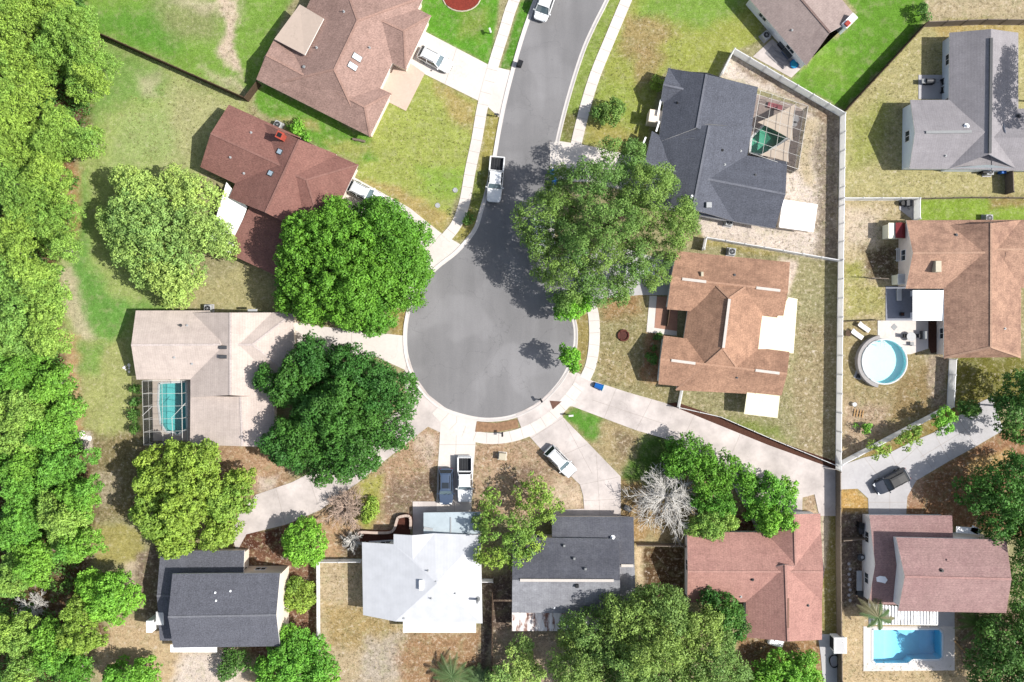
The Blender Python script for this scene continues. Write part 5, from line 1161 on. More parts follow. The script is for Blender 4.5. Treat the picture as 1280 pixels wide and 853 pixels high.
def car(name, label, cat, px, py, ang, kind, pm, sunroof=False, front_rack=False, group=None):
    """ang: image angle of the nose, degrees clockwise from the right"""
    L, W, hb, hr, xa, xb, xc, xd, hood = {'suv': (4.8, 1.9, 1.05, 1.68, 1.0, .35, -1.75, -2.2, .98), 'sedan': (4.8, 1.85, .92, 1.44, 1.05, .3, -1.05, -1.85, .84),
        'wagon': (4.75, 1.85, .98, 1.55, 1.05, .35, -1.7, -2.2, .88), 'pickup': (5.9, 2.0, 1.12, 1.9, 1.25, .65, -.75, -1.05, 1.1), 'van': (5.6, 2.0, 1.2, 2.3, 2.0, 1.35, -2.5, -2.72, 1.1)}[kind]
    o = empty(name, P(px, py, .05), label, cat, group, math.radians(-ang))
    h = L / 2; w = W / 2; pk = kind == 'pickup'; xt = -1.1 if pk else None
    def ring(x, wd, zl, zt):
        return [(x, -wd * .82, zl), (x, -wd * .98, zl + .16), (x, -wd, .62), (x, -wd * .97, zt - .1), (x, -wd * .86, zt), (x, wd * .86, zt), (x, wd * .97, zt - .1), (x, wd, .62), (x, wd * .98, zl + .16), (x, wd * .82, zl)]
    back = hb if not pk else hb
    st = [(-h, .80, .42, back - .18), (-h + .1, .93, .3, back - .04), (-h + .45, .98, .24, back), (-h * .4, 1.0, .22, hb), (xa - .15, 1.0, .22, hb), (xa + .1, .995, .22, hood + .03), (h - .75, .97, .24, hood - .06), (h - .3, .9, .28, hood - .16), (h - .08, .78, .34, hood - .27), (h, .62, .42, hood - .36)]
    mb = MB()
    if pk: st = [s for s in st if s[0] > xd] ; st = [(xd - .02, 1.0, .22, hb)] + st
    loft([ring(x, w * f, zl, zt) for x, f, zl, zt in st], mb)
    mb.build('body', PAINT[pm], o, smooth=False, local=True)
    if pk:
        b = MB(); x0, x1 = -h, xd - .03; c = (x0 + x1) / 2; l = x1 - x0
        b.bbox((c, w - .1, .45), (l, .18, hb - .45), b=.04); b.bbox((c, -w + .1, .45), (l, .18, hb - .45), b=.04); b.bbox((x0 + .06, 0, .45), (.1, W - .36, hb - .47), b=.03); b.bbox((x1 - .05, 0, .45), (.1, W - .36, hb - .42), b=.03)
        b.box((x0 - .06, 0, .4), (.14, W * .92, .2)); b.build('cargo_bed', PAINT[pm], o, local=True)
        b = MB(); b.box((c, 0, .52), (l - .2, W - .36, .06)); b.build('bed_liner', M['black'], o, local=True)
        b = MB()
        for y in (-.35, 0, .35): b.bar((x0 + .15, y, .58), (x1 - .15, y, .58), .05, .03)
        b.build('bed_rib', M['darkgray'], o, local=True)
    gw, rw = w * .93, w * .74; z0 = hb - .01
    G = [(xa, gw), (xd, gw)]; 
    A = [(xa, -gw, hood + .02), (xa, gw, hood + .02), (xb, rw, hr - .07), (xb, -rw, hr - .07)]
    Bk = [(xd, -gw, z0), (xd, gw, z0), (xc, rw, hr - .07), (xc, -rw, hr - .07)]
    for nm, q, mt in (('windshield', [A[0], A[1], A[2], A[3]], AUTOBLUE if pm != 'dark' else AUTOGLASS), ('rear_window', [Bk[1], Bk[0], Bk[3], Bk[2]], AUTOGLASS), ('side_window', [A[1], Bk[1], Bk[2], A[2]], AUTOGLASS), ('side_window', [Bk[0], A[0], A[3], Bk[3]], AUTOGLASS)):
        g = MB(); g.poly(q); g.build(nm, mt, o, local=True)
    PL = []
    for a, b in ((A[0], A[3]), (A[1], A[2]), (Bk[0], Bk[3]), (Bk[1], Bk[2])): PL.append(([a, b], .055))
    for sgn, (lo, hi) in ((1, (-1, -1)), (-1, (-1, -1))):
        xm = (xb + xc) / 2 - .1; PL.append(([(xm, sgn * gw, z0), (xm - .05, sgn * rw, hr - .07)], .045))
    for q, rr_ in PL: p = MB(); p.tube(q, rr_, 5); p.build('pillar', PAINT[pm], o, local=True)
    rf = MB(); n = 7; vs = []
    xs = [xb + .12, xb - .05, (xb + xc) / 2, xc + .1, xc - .1]; zs = [hr - .1, hr - .02, hr, hr - .015, hr - .1]
    loft([[(x, -rw * 1.03, hr - .12), (x, -rw * .95, z - .015), (x, -rw * .5, z + .015), (x, rw * .5, z + .015), (x, rw * .95, z - .015), (x, rw * 1.03, hr - .12)] for x, z in zip(xs, zs)], rf)
    ro = rf.build('car_roof', M['black'] if pm == 'dark' else PAINT[pm], o, local=True)
    if sunroof:
        g = MB(); g.box((xb - .62, 0, hr + .012), (.75, rw * 1.25, .02)); g.build('sunroof', AUTOGLASS, ro, local=True)
    if kind in ('suv', 'wagon'):
        for sg in (1, -1):
            b = MB(); b.tube([(xb - .2, sg * rw * .86, hr + .01), (xb - .35, sg * rw * .86, hr + .07), (xc + .35, sg * rw * .86, hr + .07), (xc + .2, sg * rw * .86, hr + .01)], .025, 5); b.build('roof_rail', M['darkgray'], o, local=True)
    wb = {'suv': 1.42, 'sedan': 1.42, 'wagon': 1.4, 'pickup': 1.85, 'van': 1.75}[kind]; R = .36 if kind in ('suv', 'pickup', 'van') else .33
    for sx in (1, -1):
        for sy in (1, -1):
            t = MB(); y = sy * (w - .1); t.tube([(sx * wb, y - .12, R), (sx * wb, y - .1, R), (sx * wb, y + .1, R), (sx * wb, y + .12, R)], [R * .9, R, R, R * .9], 18)
            ty = t.build('wheel', M['rubber'], o, local=True); g = MB(); g.tube([(sx * wb, y - .125 if sy < 0 else y + .125, R), (sx * wb, y, R)], R * .62, 12); g.build('rim', M['gray'], ty, local=True)
    for sy in (1, -1):
        b = MB(); b.bbox((h - .26, sy * w * .66, hood - .34), (.34, .38, .16), -sy * .35, b=.04); b.build('headlight', M['lens'], o, local=True)
        b = MB(); b.bbox((-h + .07, sy * w * .76, hb - .38), (.12, .2, .28), b=.03); b.build('tail_light', M['tail'], o, local=True)
        b = MB(); b.bbox((xa - .12, sy * (w + .1), hb - .02), (.14, .2, .15), b=.03); b.build('mirror', PAINT[pm], o, local=True)
    b = MB(); b.bbox((h - .05, 0, .42), (.1, W * .5, .16), b=.02); b.build('grille', M['black'], o, local=True)
    b = MB()
    for yy in (-.25, .25): b.bar((xa + .06, yy, hood + .035), (xa - .18, yy + .42, hood + .2), .03, .02)
    b.build('wiper', M['black'], o, local=True)
    return o
def degs(dx, dy): return math.degrees(math.atan2(dy, dx))
car('parked_car', 'white crossover parked on the bright driveway of the pinkish house', 'car', 544.5, 77, degs(40, 21), 'wagon', 'white')
car('parked_car', 'white car half hidden by the round tree, beside the red-brown house', 'car', 458, 243, degs(70, 36), 'suv', 'white')
car('pickup_truck', 'white pickup parked at the kerb of the street with its dark bed open', 'pickup', 619.5, 226, degs(-5, 55), 'pickup', 'white')
car('parked_van', 'white van parked on the street at the top edge', 'van', 683, 3, degs(-14, 40), 'van', 'white')
car('parked_car', 'white car parked on the street under the huge oak', 'car', 674, 295, degs(-2, 40), 'sedan', 'white')
car('parked_car', 'white car under the oak on the gray driveway of the brown house', 'car', 804, 338, degs(40, 4), 'sedan', 'white')
car('parked_car', 'steel blue car with a sunroof parked beside the white pickup', 'car', 558, 607, degs(0, 40), 'suv', 'blue', True)
car('pickup_truck', 'white pickup parked beside the steel blue car with dark bed open', 'pickup', 581.5, 598.5, degs(0, 40), 'pickup', 'white')
car('parked_car', 'silver white car parked aslant on the cracked driveway', 'car', 700, 576, degs(90, 92), 'wagon', 'silver')
car('parked_car', 'dark slate people carrier on the jointed gray driveway', 'car', 1111, 601, degs(-87, 46), 'suv', 'dark')

# ------------------------------------------------------------------ fences
def fence(name, label, pts, h, mat, th=.1, post=2.4, psize=.13, cap=True, group=None, gap=0):
    q = [Vector(P(*p)) for p in pts]; o = empty(name, q[0], label, 'fence', group)
    for a, b in zip(q[:-1], q[1:]):
        m = MB(); m.bar(a + Vector((0, 0, .04)), b + Vector((0, 0, .04)), th * .5, h - .1); m.build('panel', mat, o)
        m = MB(); m.bar(a + Vector((0, 0, h - .1)), b + Vector((0, 0, h - .1)), th, .1); m.build('top_rail', mat, o); m = MB(); m.bar(a + Vector((0, 0, .02)), b + Vector((0, 0, .02)), th, .12); m.build('bottom_rail', mat, o)
        n = max(1, round((b - a).length / post)); d = (b - a)
        for k in range(n + 1):
            if k == n and b is not q[-1]: continue
            c = a + d * k / n; m = MB(); m.box(c, (psize, psize, h + .06), math.atan2(d.y, d.x)); m.box(c + Vector((0, 0, h + .06)), (psize + .05, psize + .05, .06), math.atan2(d.y, d.x), taper=.4); m.build('post', mat, o)
    return o
V = 1.85
fence('vinyl_fence', 'long white vinyl fence running down between the left and right back yards', [(899,97),(914,67),(1050,146),(1047.5,326),(1044.5,586)], V, M['vinyl'])
fence('vinyl_fence', 'white vinyl fence between the slate blue house and the orange-brown house', [(877.5,313),(880.5,298.5),(1046.5,327)], 1.5, M['vinyl'])
fence('vinyl_fence', 'white vinyl fence corner around the yard above the tan roofed house', [(1049,250.5),(1142,250.5),(1142,276)], V, M['vinyl'])
fence('vinyl_fence', 'white vinyl fence bending round the round pool yard to the jointed driveway', [(1186.5,449),(1183.5,507),(1046,579)], V, M['vinyl'])
fence('vinyl_fence', 'white vinyl fence left of the white metal roofed house', [(400,812),(399.5,699.5),(453,699)], 1.6, M['vinyl'])
fence('vinyl_fence', 'short white fence between the white roof and the charcoal roof', [(602,724),(616,724)], 1.5, M['vinyl'])
fence('vinyl_fence', 'short white fence panel at the lower corner of the orange-brown house', [(851,486),(846.5,509)], 1.5, M['vinyl'])
fence('low_fence', 'thin white rail fence along the dark mulch strip of the long driveway', [(846.5,509),(900,521),(960,547),(1045,582)], .9, M['vinyl'], th=.07, psize=.09)
fence('wooden_fence', 'dark wooden fence crossing from the wood to the pinkish house', [(124,44),(311,127),(326,107)], 1.85, M['wood_dark'])
fence('wooden_fence', 'dark wooden fence along the shaded edge of the bright green lawn', [(1052,142),(1152,34)], 1.85, M['wood_dark'])
fence('wooden_fence', 'gray wooden fence behind the large gray roof at the top right', [(1152,34),(1225,31),(1345,32)], 1.85, M['wood_gray'])
fence('wooden_fence', 'gray wooden gate panel below the large gray roof at the right edge', [(1256,217),(1257,243)], 1.85, M['wood_gray'])
fence('wire_fence', 'thin gray fence line along the strip above the tan roof', [(1142,249.5),(1210,248),(1345,249)], 1.0, M['wood_gray'], th=.06, psize=.08)
fence('wooden_fence', 'weathered gray fence running down between the pink and mauve roofed houses', [(1044.5,588),(1045,700),(1047,870)], 1.7, M['wood_gray'])
fence('wooden_fence', 'weathered fence between the charcoal and pink roofed houses', [(795,679),(854,680)], 1.5, M['wood_gray'])
fence('wooden_fence', 'brown fence running to the bottom edge beside the white roofed house', [(616,726),(615,870)], 1.6, M['wood_dark'])
fence('wire_fence', 'thin dark fence between the two parts of the round pool yard', [(1051,402.5),(1097,400.5)], .9, M['wood_dark'], th=.05, psize=.07)
fence('wooden_fence', 'short gray fence by the side yard clutter of the mauve house', [(1049,673),(1078,671)], 1.5, M['wood_gray'])

# ------------------------------------------------------------------ pools
def pool(name, label, outline, deck, deckmat, deep, watername, absorb, dens, liner, deck_z=.07):
    w = [Vector(P(*p)[:2]) for p in outline]
    a = sum(w[i].x * w[(i + 1) % len(w)].y - w[(i + 1) % len(w)].x * w[i].y for i in range(len(w)))
    if a < 0: w = w[::-1]
    o = empty(name, (*((sum(w, Vector((0, 0)))) / len(w)), 0), label, 'pool')
    x0 = min(p.x for p in w); x1 = max(p.x for p in w)
    fl = lambda p: -(deep[0] + (deep[1] - deep[0]) * max(0, min(1, ((p.x - x0) / (x1 - x0) - .2) / .6)))
    m = MB(); n = len(w)
    for i in range(n):
        p, q = w[i], w[(i + 1) % n]; m.poly([(p.x, p.y, deck_z + .0), (q.x, q.y, deck_z + .0), (q.x, q.y, -3), (p.x, p.y, -3)][::-1])
    tri = tessellate_polygon([[p.to_3d() for p in w]])
    # floor with its slope: sample columns
    N = 14
    for k in range(N):
        xa = x0 + (x1 - x0) * k / N - .01; xb = x0 + (x1 - x0) * (k + 1) / N + .0; ya = min(p.y for p in w); yb = max(p.y for p in w)
        za = fl(Vector((xa, 0))); zb = fl(Vector((xb, 0))); m.poly([(xa, ya, za), (xb, ya, zb), (xb, yb, zb), (xa, yb, za)])
    m.build('basin', liner, o)
    m = MB(); ws = inset([p[:] for p in w], [.004]); m.prism([p[:] for p in ws], -2.9, -.1); m.build('water', watermat(watername, absorb, dens), o)
    # deck with a hole, coping
    d = [Vector(P(*p)[:2]) for p in deck]; 
    ad = sum(d[i].x * d[(i + 1) % len(d)].y - d[(i + 1) % len(d)].x * d[i].y for i in range(len(d)))
    if ad < 0: d = d[::-1]
    m = MB(); L = [[p.to_3d() for p in d], [p.to_3d() for p in w[::-1]]]; allv = [(*p[:2], deck_z) for l in L for p in l]
    fs = []
    for t in tessellate_polygon(L):
        q = [Vector(allv[i]) for i in t]; fs.append(list(t) if (q[1] - q[0]).cross(q[2] - q[0]).z > 0 else list(t)[::-1])
    m.add(allv, fs)
    for i in range(len(d)):
        p, q = d[i], d[(i + 1) % len(d)]; m.poly([(p.x, p.y, -.05), (q.x, q.y, -.05), (q.x, q.y, deck_z), (p.x, p.y, deck_z)])
    m.build('pool_deck', deckmat, o)
    m = MB(); ring = w + [w[0]]
    for p, q in zip(ring[:-1], ring[1:]): m.bar((p.x, p.y, deck_z - .0), (q.x, q.y, deck_z - .0), .28, .04)
    m.build('coping', M['vinyl'], o)
    return o
LIN = lambda n, c: plain(n, c, .6, .06, 1.2, k=1.25)
bp = pool('swimming_pool', 'bright blue in-ground pool with notched corners below the white striped canopy', POOLS['blue'], [(1079,783),(1193,783),(1193,838),(1079,839)], M['concrete'], (1.0, 2.2), 'blue_water', (.22, .82, .97), .42, LIN('pale_blue_plaster', (196, 234, 246)))
m = MB(); m.prism([P(*p)[:2] for p in ((1120,786.3),(1126,792),(1134,795.5),(1142,792),(1149,786.3))], -.9, -.28); m.build('pool_steps', LIN('step_plaster', (120, 196, 226)), bp)
pool('swimming_pool', 'turquoise kidney shaped pool inside the screen cage of the pale roofed house', POOLS['turquoise'], [(191,474),(238,474),(238,551),(191,551)], plain('cream_pool_deck', (236, 222, 208), .8, .08), (1.1, 1.6), 'turquoise_water', (.2, .75, .78), .4, LIN('aqua_plaster', (132, 198, 196)))
pool('swimming_pool', 'green pool under the shade sails of the slate blue house', POOLS['green'], [(944,118),(994,131),(1005,140),(993,214),(935,196)], plain('tan_pool_deck', (180, 164, 156), .8, .16), (1.1, 1.7), 'green_water', (.22, .66, .55), .42, LIN('green_plaster', (126, 204, 178)))

def cage(name, label, base, h, nu, nv, skip=()):
    """aluminium screen enclosure over 4 corners (photo pixels on the ground)"""
    q = [Vector(P(*p)) for p in base]; o = empty(name, sum(q, Vector()) / 4, label, 'screen cage'); up = Vector((0, 0, h))
    t = [p + up for p in q]; m = MB(); lerp = lambda u, v: t[0].lerp(t[1], u).lerp(t[3].lerp(t[2], u), v)
    for i in range(nu + 1): m.bar(lerp(i / nu, 0), lerp(i / nu, 1), .034, .05)
    for j in range(nv + 1): m.bar(lerp(0, j / nv), lerp(1, j / nv), .034, .05)
    for k in range(4):
        a, b = q[k], q[(k + 1) % 4]; n = nu if k % 2 == 0 else nv
        for i in range(n + 1): c = a.lerp(b, i / n); m.tube([c, c + up], .025, 4)
        m.bar(a + up * .4, b + up * .4, .03, .04)
    m.build('frame', M['cage'], o)
    m = MB(); m.poly([p + Vector((0, 0, .1)) for p in t]); m.build('roof_screen', M['screen_roof'], o)
    for k in range(4):
        if k in skip: continue
        a, b = q[k], q[(k + 1) % 4]; m = MB(); m.poly([a, b, b + up, a + up]); m.build('wall_screen', M['screen_wall'], o)
    return o
cg = cage('pool_cage', 'aluminium screen cage over the turquoise pool of the pale roofed house', [(190,475),(238,475),(239,551),(192,553)], 2.9, 2, 5, skip=(0, 1))
m = MB(); a = P(180, 519, 2.95); m.bar(P(178, 520, 2.95), P(190.5, 508, 2.95), .04, .05); m.build('brace', M['cage'], cg); m = MB(); m.bar(P(216, 521, 2.95), P(232, 504, 2.95), .04, .05); m.build('brace', M['cage'], cg); m = MB(); m.bar(P(215, 521, 2.95), P(216, 545, 2.95), .04, .05); m.build('brace', M['cage'], cg)
cage('pool_cage', 'aluminium screen cage over the green pool and shade sails', [(943,121),(1001,140),(989,217),(930,197)], 2.7, 4, 5, skip=(3, 0))
def sail(label, pts, z):
    q = [Vector(P(*p, zz)) for p, zz in zip(pts, z)]; o = MB(); N = 8; c = sum(q, Vector()) / 3; vs = {}; 
    for i in range(N + 1):
        for j in range(N + 1 - i):
            u, v = i / N, j / N; w = 1 - u - v; p = q[0] * u + q[1] * v + q[2] * w
            e = u * v + v * w + w * u; pull = .30 * (1 - min(u, v, w) * 3) * (u * v + v * w + w * u) * 1.2
            p = p.lerp(c, pull); p.z -= .25 * e; vs[(i, j)] = len(o.v); o.v.append(tuple(p))
    for i in range(N):
        for j in range(N - i):
            o.f.append([vs[(i, j)], vs[(i + 1, j)], vs[(i, j + 1)]]); o.m.append(0)
            if j < N - i - 1: o.f.append([vs[(i + 1, j)], vs[(i + 1, j + 1)], vs[(i, j + 1)]]); o.m.append(0)
    tag(o.build('shade_sail', M['sail'], smooth=True), label, 'shade sail', group='beige shade sails')
sail('beige triangular shade sail over the middle of the green pool', [(947,153),(994,130),(991,176)], (2.35, 2.2, 2.4))
sail('second beige shade sail at the lower edge of the green pool', [(950,194),(988,173),(986,203)], (2.3, 2.2, 2.4))

# round above ground pool
def round_pool():
    cx, cy, _ = P(1101.5, 452); r = 2.88; z = 1.0
    o = empty('round_pool', (cx, cy, 0), 'round above ground pool with white wall in the straw coloured yard', 'pool')
    m = MB(); n = 48; pts = [(cx + r * math.cos(2 * math.pi * k / n), cy + r * math.sin(2 * math.pi * k / n)) for k in range(n)]
    for k in range(n):
        a, b = pts[k], pts[(k + 1) % n]; m.poly([(*a, 0), (*b, 0), (*b, z), (*a, z)])
    m.build('pool_wall', M['gray'], o)
    m = MB(); m.disc((cx, cy), r - .02, .02, .06, n); 
    for k in range(n):
        a, b = [(cx + (p[0] - cx) * .993, cy + (p[1] - cy) * .993) for p in (pts[k], pts[(k + 1) % n])]; m.poly([(*b, .06), (*a, .06), (*a, z - .02), (*b, z - .02)])
    m.build('liner', plain('aqua_liner', (196, 246, 248), .6, .05, 1.2, k=1.2), o)
    m = MB(); m.disc((cx, cy), r - .035, .065, z - .2, n); m.build('water', watermat('aqua_water', (.35, .95, .96), .16), o)
    m = MB(); m.tube([(cx + (r + .03) * math.cos(2 * math.pi * k / n), cy + (r + .03) * math.sin(2 * math.pi * k / n), z) for k in range(n + 1)], .11, 6, cap=False); m.build('top_rail', M['vinyl'], o)
    # gray crescent deck hugging the left side
    m = MB(); A = [math.radians(a) for a in range(100, 262, 6)]
    outer = [(cx + (r + .6) * math.cos(a), cy + (r + .6) * math.sin(a)) for a in A]; inner = [(cx + (r + .14) * math.cos(a), cy + (r + .14) * math.sin(a)) for a in A]
    for i in range(len(A) - 1):
        m.poly([(*outer[i], .95), (*inner[i], .95), (*inner[i + 1], .95), (*outer[i + 1], .95)][::-1]); m.poly([(*outer[i], 0), (*outer[i], .95), (*outer[i + 1], .95), (*outer[i + 1], 0)])
    m.build('side_deck', plain('gray_deck', (192, 188, 186), .8, .1), o)
    m = MB(); m.tube([P(1106, 427), P(1106, 428, 1.6), P(1106, 432, 1.7), P(1106, 433, .9)], .06, 6); m.tube([P(1101, 426), P(1101, 427, 1.6), P(1101, 431, 1.7), P(1101, 432, .9)], .06, 6)
    for k in range(4): m.bar(P(1101, 426.5, .3 + .3 * k), P(1106, 427.5, .3 + .3 * k), .2, .04)
    m.build('ladder', M['vinyl'], o)
round_pool()
# ------------------------------------------------------------------ yard and street objects
def grp(name, label, cat, px, py, ang=0, z=0.0, group=None): return empty(name, P(px, py, z), label, cat, group, math.radians(-ang))
def ac_unit(label, px, py, ang=0, dark=False):
    o = grp('air_conditioner', label, 'air conditioner', px, py, ang, group='air conditioner units beside the houses')
    m = MB(); m.bbox((0, 0, .1), (.95, .95, .85), b=.06); m.build('casing', M['lightgray'], o, local=True)
    m = MB(); m.disc((0, 0), .38, .951, .97, 18); f = m.build('fan_grille', M['black'], o, local=True)
    m = MB()
    for k in range(3): m.bar((.36 * math.cos(k * 1.047), .36 * math.sin(k * 1.047), .972), (-.36 * math.cos(k * 1.047), -.36 * math.sin(k * 1.047), .972), .03, .015)
    m.disc((0, 0), .1, .972, .99, 10); m.build('grille_bars', M['gray'], f, local=True)
    m = MB(); m.box((0, 0, 0), (1.15, 1.15, .1)); m.build('pad', M['concrete_gray'], o, local=True)
ac_unit('air conditioner between the red-brown roof and the bright shrub', 349, 158, 27)
ac_unit('air conditioner at the upper wall of the pale roofed house', 262.5, 386, 0)
ac_unit('air conditioner in the shadow of the taupe roofed house', 955.5, 47, -40)
ac_unit('air conditioner at the lower wall of the slate blue house', 909.5, 279, 10)
ac_unit('air conditioner above the orange-brown roof beside the white fence', 913, 315.5, 8)
ac_unit('air conditioner at the upper wall of the tan roofed house', 1232, 274, 0)
ac_unit('air conditioner between the gray roof and the right edge lawn', 1233, 216, 0)

def bin_(label, px, py, mat, ang=0, size=(.62, .72, 1.05)):
    o = grp('wheelie_bin', label, 'bin', px, py, ang, group='wheeled bins')
    m = MB(); m.box((0, 0, .06), (size[0] * .82, size[1] * .82, size[2] - .12), taper=1.18); m.build('bin_body', mat, o, local=True)
    m = MB(); m.bbox((.02, 0, size[2] - .06), (size[0] * 1.05, size[1] * 1.05, .09), b=.03); m.build('lid', mat, o, local=True)
    for y in (-.24, .24):
        m = MB(); m.tube([(-.3, y - .04, .12), (-.3, y + .04, .12)], .12, 10); m.build('wheel', M['rubber'], o, local=True)
bin_('black wheeled bin standing on the kerb of the upper street', 650, 82, M['black'], 20)
bin_('blue recycling bin at the kerb above the oak', 689, 217, M['blue'], 10)
bin_('second blue recycling bin at the kerb, half under the oak', 693, 228, M['blue'], 30)
bin_('blue bin below the large gray roof by the gate panel', 1249, 215.5, M['blue'], 0)
bin_('black bin below the large gray roof beside the blue bin', 1226, 215, M['black'], 0)
bin_('dark bin against the side wall of the mauve house, nearest the driveway', 1073, 655, M['black'], 10)
o = grp('toppled_bin', 'bright blue bin lying on the long driveway near the cul-de-sac', 'bin', 748, 483, 20)
m = MB(); m.tube([(-.55, 0, .36), (.5, 0, .4)], [.34, .42], 8); m.build('bin_body', M['blue'], o, local=True); m = MB(); m.tube([(.5, 0, .4), (.58, 0, .4)], .46, 8); m.build('lid', M['teal'], o, local=True)
for y in (-.3, .3):
    m = MB(); m.tube([(-.6, y - .04, .13), (-.6, y + .04, .13)], .12, 10); m.build('wheel', M['rubber'], o, local=True)

def mailbox(label, px, py, ang, mat):
    o = grp('mailbox', label, 'mailbox', px, py, ang, group='kerbside mailboxes')
    m = MB(); m.box((0, 0, 0), (.12, .12, 1.05)); m.build('post', M['wood_dark'], o, local=True)
    m = MB(); loft([[(x, -.12, 1.02), (x, .12, 1.02), (x, .12, 1.18), (x, .07, 1.27), (x, -.07, 1.27), (x, -.12, 1.18)] for x in (-.3, .3)], m); m.build('box', mat, o, local=True)
    m = MB(); m.box((.1, .135, 1.15), (.04, .02, .2)); m.build('flag', M['red'], o, local=True)
mailbox('white mailbox on the bright lawn by the upper sidewalk', 613, 42, 70, M['vinyl'])
mailbox('dark mailbox at the kerb by the bright driveway mouth', 621, 146, 10, M['darkgray'])
mailbox('white mailbox at the tip of the green wedge lawn', 713, 519, -5, M['vinyl'])
mailbox('black mailbox by the curved sidewalk below the cul-de-sac', 628, 542, 90, M['black'])
mailbox('black mailbox at the kerb near the triangular soil patch', 676, 500, 60, M['black'])

o = grp('utility_box', 'beige utility cabinet in the straw yard below the cul-de-sac', 'utility box', 628, 570, 5)
m = MB(); m.bbox((0, 0, .08), (.95, .9, .85), b=.05); m.build('cabinet', M['beige'], o, local=True); m = MB(); m.box((0, 0, 0), (1.15, 1.1, .08)); m.build('pad', M['concrete'], o, local=True); m = MB(); m.box((.485, 0, .2), (.02, .7, .6)); m.build('door', M['beige'], o, local=True)
o = grp('fire_pit', 'round rust brown fire pit on the lawn of the orange-brown house', 'fire pit', 779, 419.5)
m = MB(); m.tube([(.68 * math.cos(a), .68 * math.sin(a), .16) for a in np.linspace(0, 2 * math.pi, 21)], .13, 8, cap=False); m.build('rim', plain('rusty_iron', (112, 62, 50), .8, .3, 5.), o, local=True)
m = MB(); m.disc((0, 0), .66, 0, .12, 20); m.build('lid', plain('rust_plate', (96, 54, 46), .85, .3, 5.), o, local=True)
def cover(label, px, py):
    m = MB(); c = P(px, py); m.disc(c, .3, 0, .06, 14); m.tube([(c[0] + .3 * math.cos(a), c[1] + .3 * math.sin(a), .05) for a in np.linspace(0, 2 * math.pi, 15)], .05, 5, cap=False)
    tag(m.build('meter_cover', M['lightgray'], None), label, 'meter cover')
cover('pale round meter cover on the straw lawn near the driveway', 547, 257); cover('pale round meter cover on the green lawn near the sidewalk', 569, 238)
# street lamp-like sign post is absent; lounge chairs and terrace furniture by the round pool
def lounger(label, px, py, ang):
    o = grp('sun_lounger', label, 'sun lounger', px, py, ang, group='white sun loungers by the round pool')
    m = MB(); m.bbox((.2, 0, .3), (1.3, .62, .08), b=.03); m.build('seat', M['vinyl'], o, local=True)
    m = MB(); R = Matrix.Rotation(math.radians(28), 3, 'Y'); m.box((-.7, 0, .42), (.62, .62, .07), rot=R); m.build('backrest', M['vinyl'], o, local=True)
    for x in (-.35, .75):
        for y in (-.27, .27):
            m = MB(); m.tube([(x, y, 0), (x, y, .3)], .03, 5); m.build('leg', M['gray'], o, local=True)
lounger('white sun lounger nearer the terrace, beside the round pool', 1079, 409.5, 35); lounger('white sun lounger nearer the white fence, beside the round pool', 1070.5, 418.5, 35)
def round_table(label, px, py, r, mat, h=.72):
    o = grp('garden_table', label, 'table', px, py)
    m = MB(); m.disc((0, 0), r, h - .04, h, 20); m.build('tabletop', mat, o, local=True); m = MB(); m.tube([(0, 0, 0), (0, 0, h - .04)], .05); m.disc((0, 0), r * .5, 0, .05, 14); m.build('pedestal', M['gray'], o, local=True)
round_table('small dark side table by the two white loungers', 1059, 417, .4, M['wood_dark'], .45)
round_table('white round table on the terrace beside the round pool', 1136, 421, .6, M['lightgray'])
def chair(label, px, py, ang, mat):
    o = grp('garden_chair', label, 'chair', px, py, ang, group='chairs on the white terrace')
    m = MB(); m.bbox((0, 0, .4), (.5, .5, .06), b=.02); m.build('seat', mat, o, local=True); m = MB(); m.box((-.24, 0, .45), (.06, .5, .5)); m.build('backrest', mat, o, local=True)
    for x in (-.2, .2):
        for y in (-.2, .2):
            m = MB(); m.tube([(x, y, 0), (x, y, .4)], .025, 5); m.build('leg', M['darkgray'], o, local=True)
chair('dark chair left of the white terrace table', 1129, 420, 0, M['black']); chair('dark chair right of the white terrace table', 1143, 420, 180, M['darkgray']); chair('gray chair below the white terrace table', 1138, 430, -90, M['gray'])
o = grp('gas_grill', 'gray gas grill on the terrace beside the white canopy', 'grill', 1152, 419)
m = MB(); m.bbox((0, 0, .1), (.6, 1.1, .75), b=.03); m.build('cabinet', M['darkgray'], o, local=True); m = MB(); m.tube([(0, -.5, .88), (0, .5, .88)], .28, 10); m.build('lid', M['gray'], o, local=True)
o = grp('drain_mat', 'small gray square mat set diagonally on the white terrace', 'mat', 1117.5, 409, 45)
m = MB(); m.bbox((0, 0, .05), (.65, .65, .03), b=.01); m.build('mat', M['gray'], o, local=True)
m = MB(); m.prism([P(*p)[:2] for p in ((1160,401),(1173,401),(1173,440),(1164,442),(1159,430))], -.02, .035); tag(m.build('planting_soil', M['mulch']), 'dark planting bed between the terrace and tan house wall', 'soil', kind='structure')
o = grp('pool_pump', 'black pool pump and filter beside the round pool deck', 'pool pump', 1073.5, 467, 20)
m = MB(); m.tube([(0, .2, 0), (0, .2, .8)], .25, 12); m.build('filter_tank', M['darkgray'], o, local=True); m = MB(); m.bbox((0, -.35, 0), (.4, .6, .4), b=.05); m.build('motor', M['black'], o, local=True); m = MB(); m.box((0, 0, -.04), (.95, 1.5, .06)); m.build('pad', M['concrete_gray'], o, local=True)
o = grp('wooden_pallet', 'broken wooden pallet on the straw yard below the round pool', 'pallet', 1073, 517, 10)
for y in (-.4, 0, .4):
    m = MB(); m.box((0, y, 0), (1.3, .1, .1)); m.build('bearer', M['wood_gray'], o, local=True)
for x in (-.55, -.2, .2, .55):
    m = MB(); m.box((x, 0, .1), (.18, 1.0, .03)); m.build('board', M['wood_tan'], o, local=True)
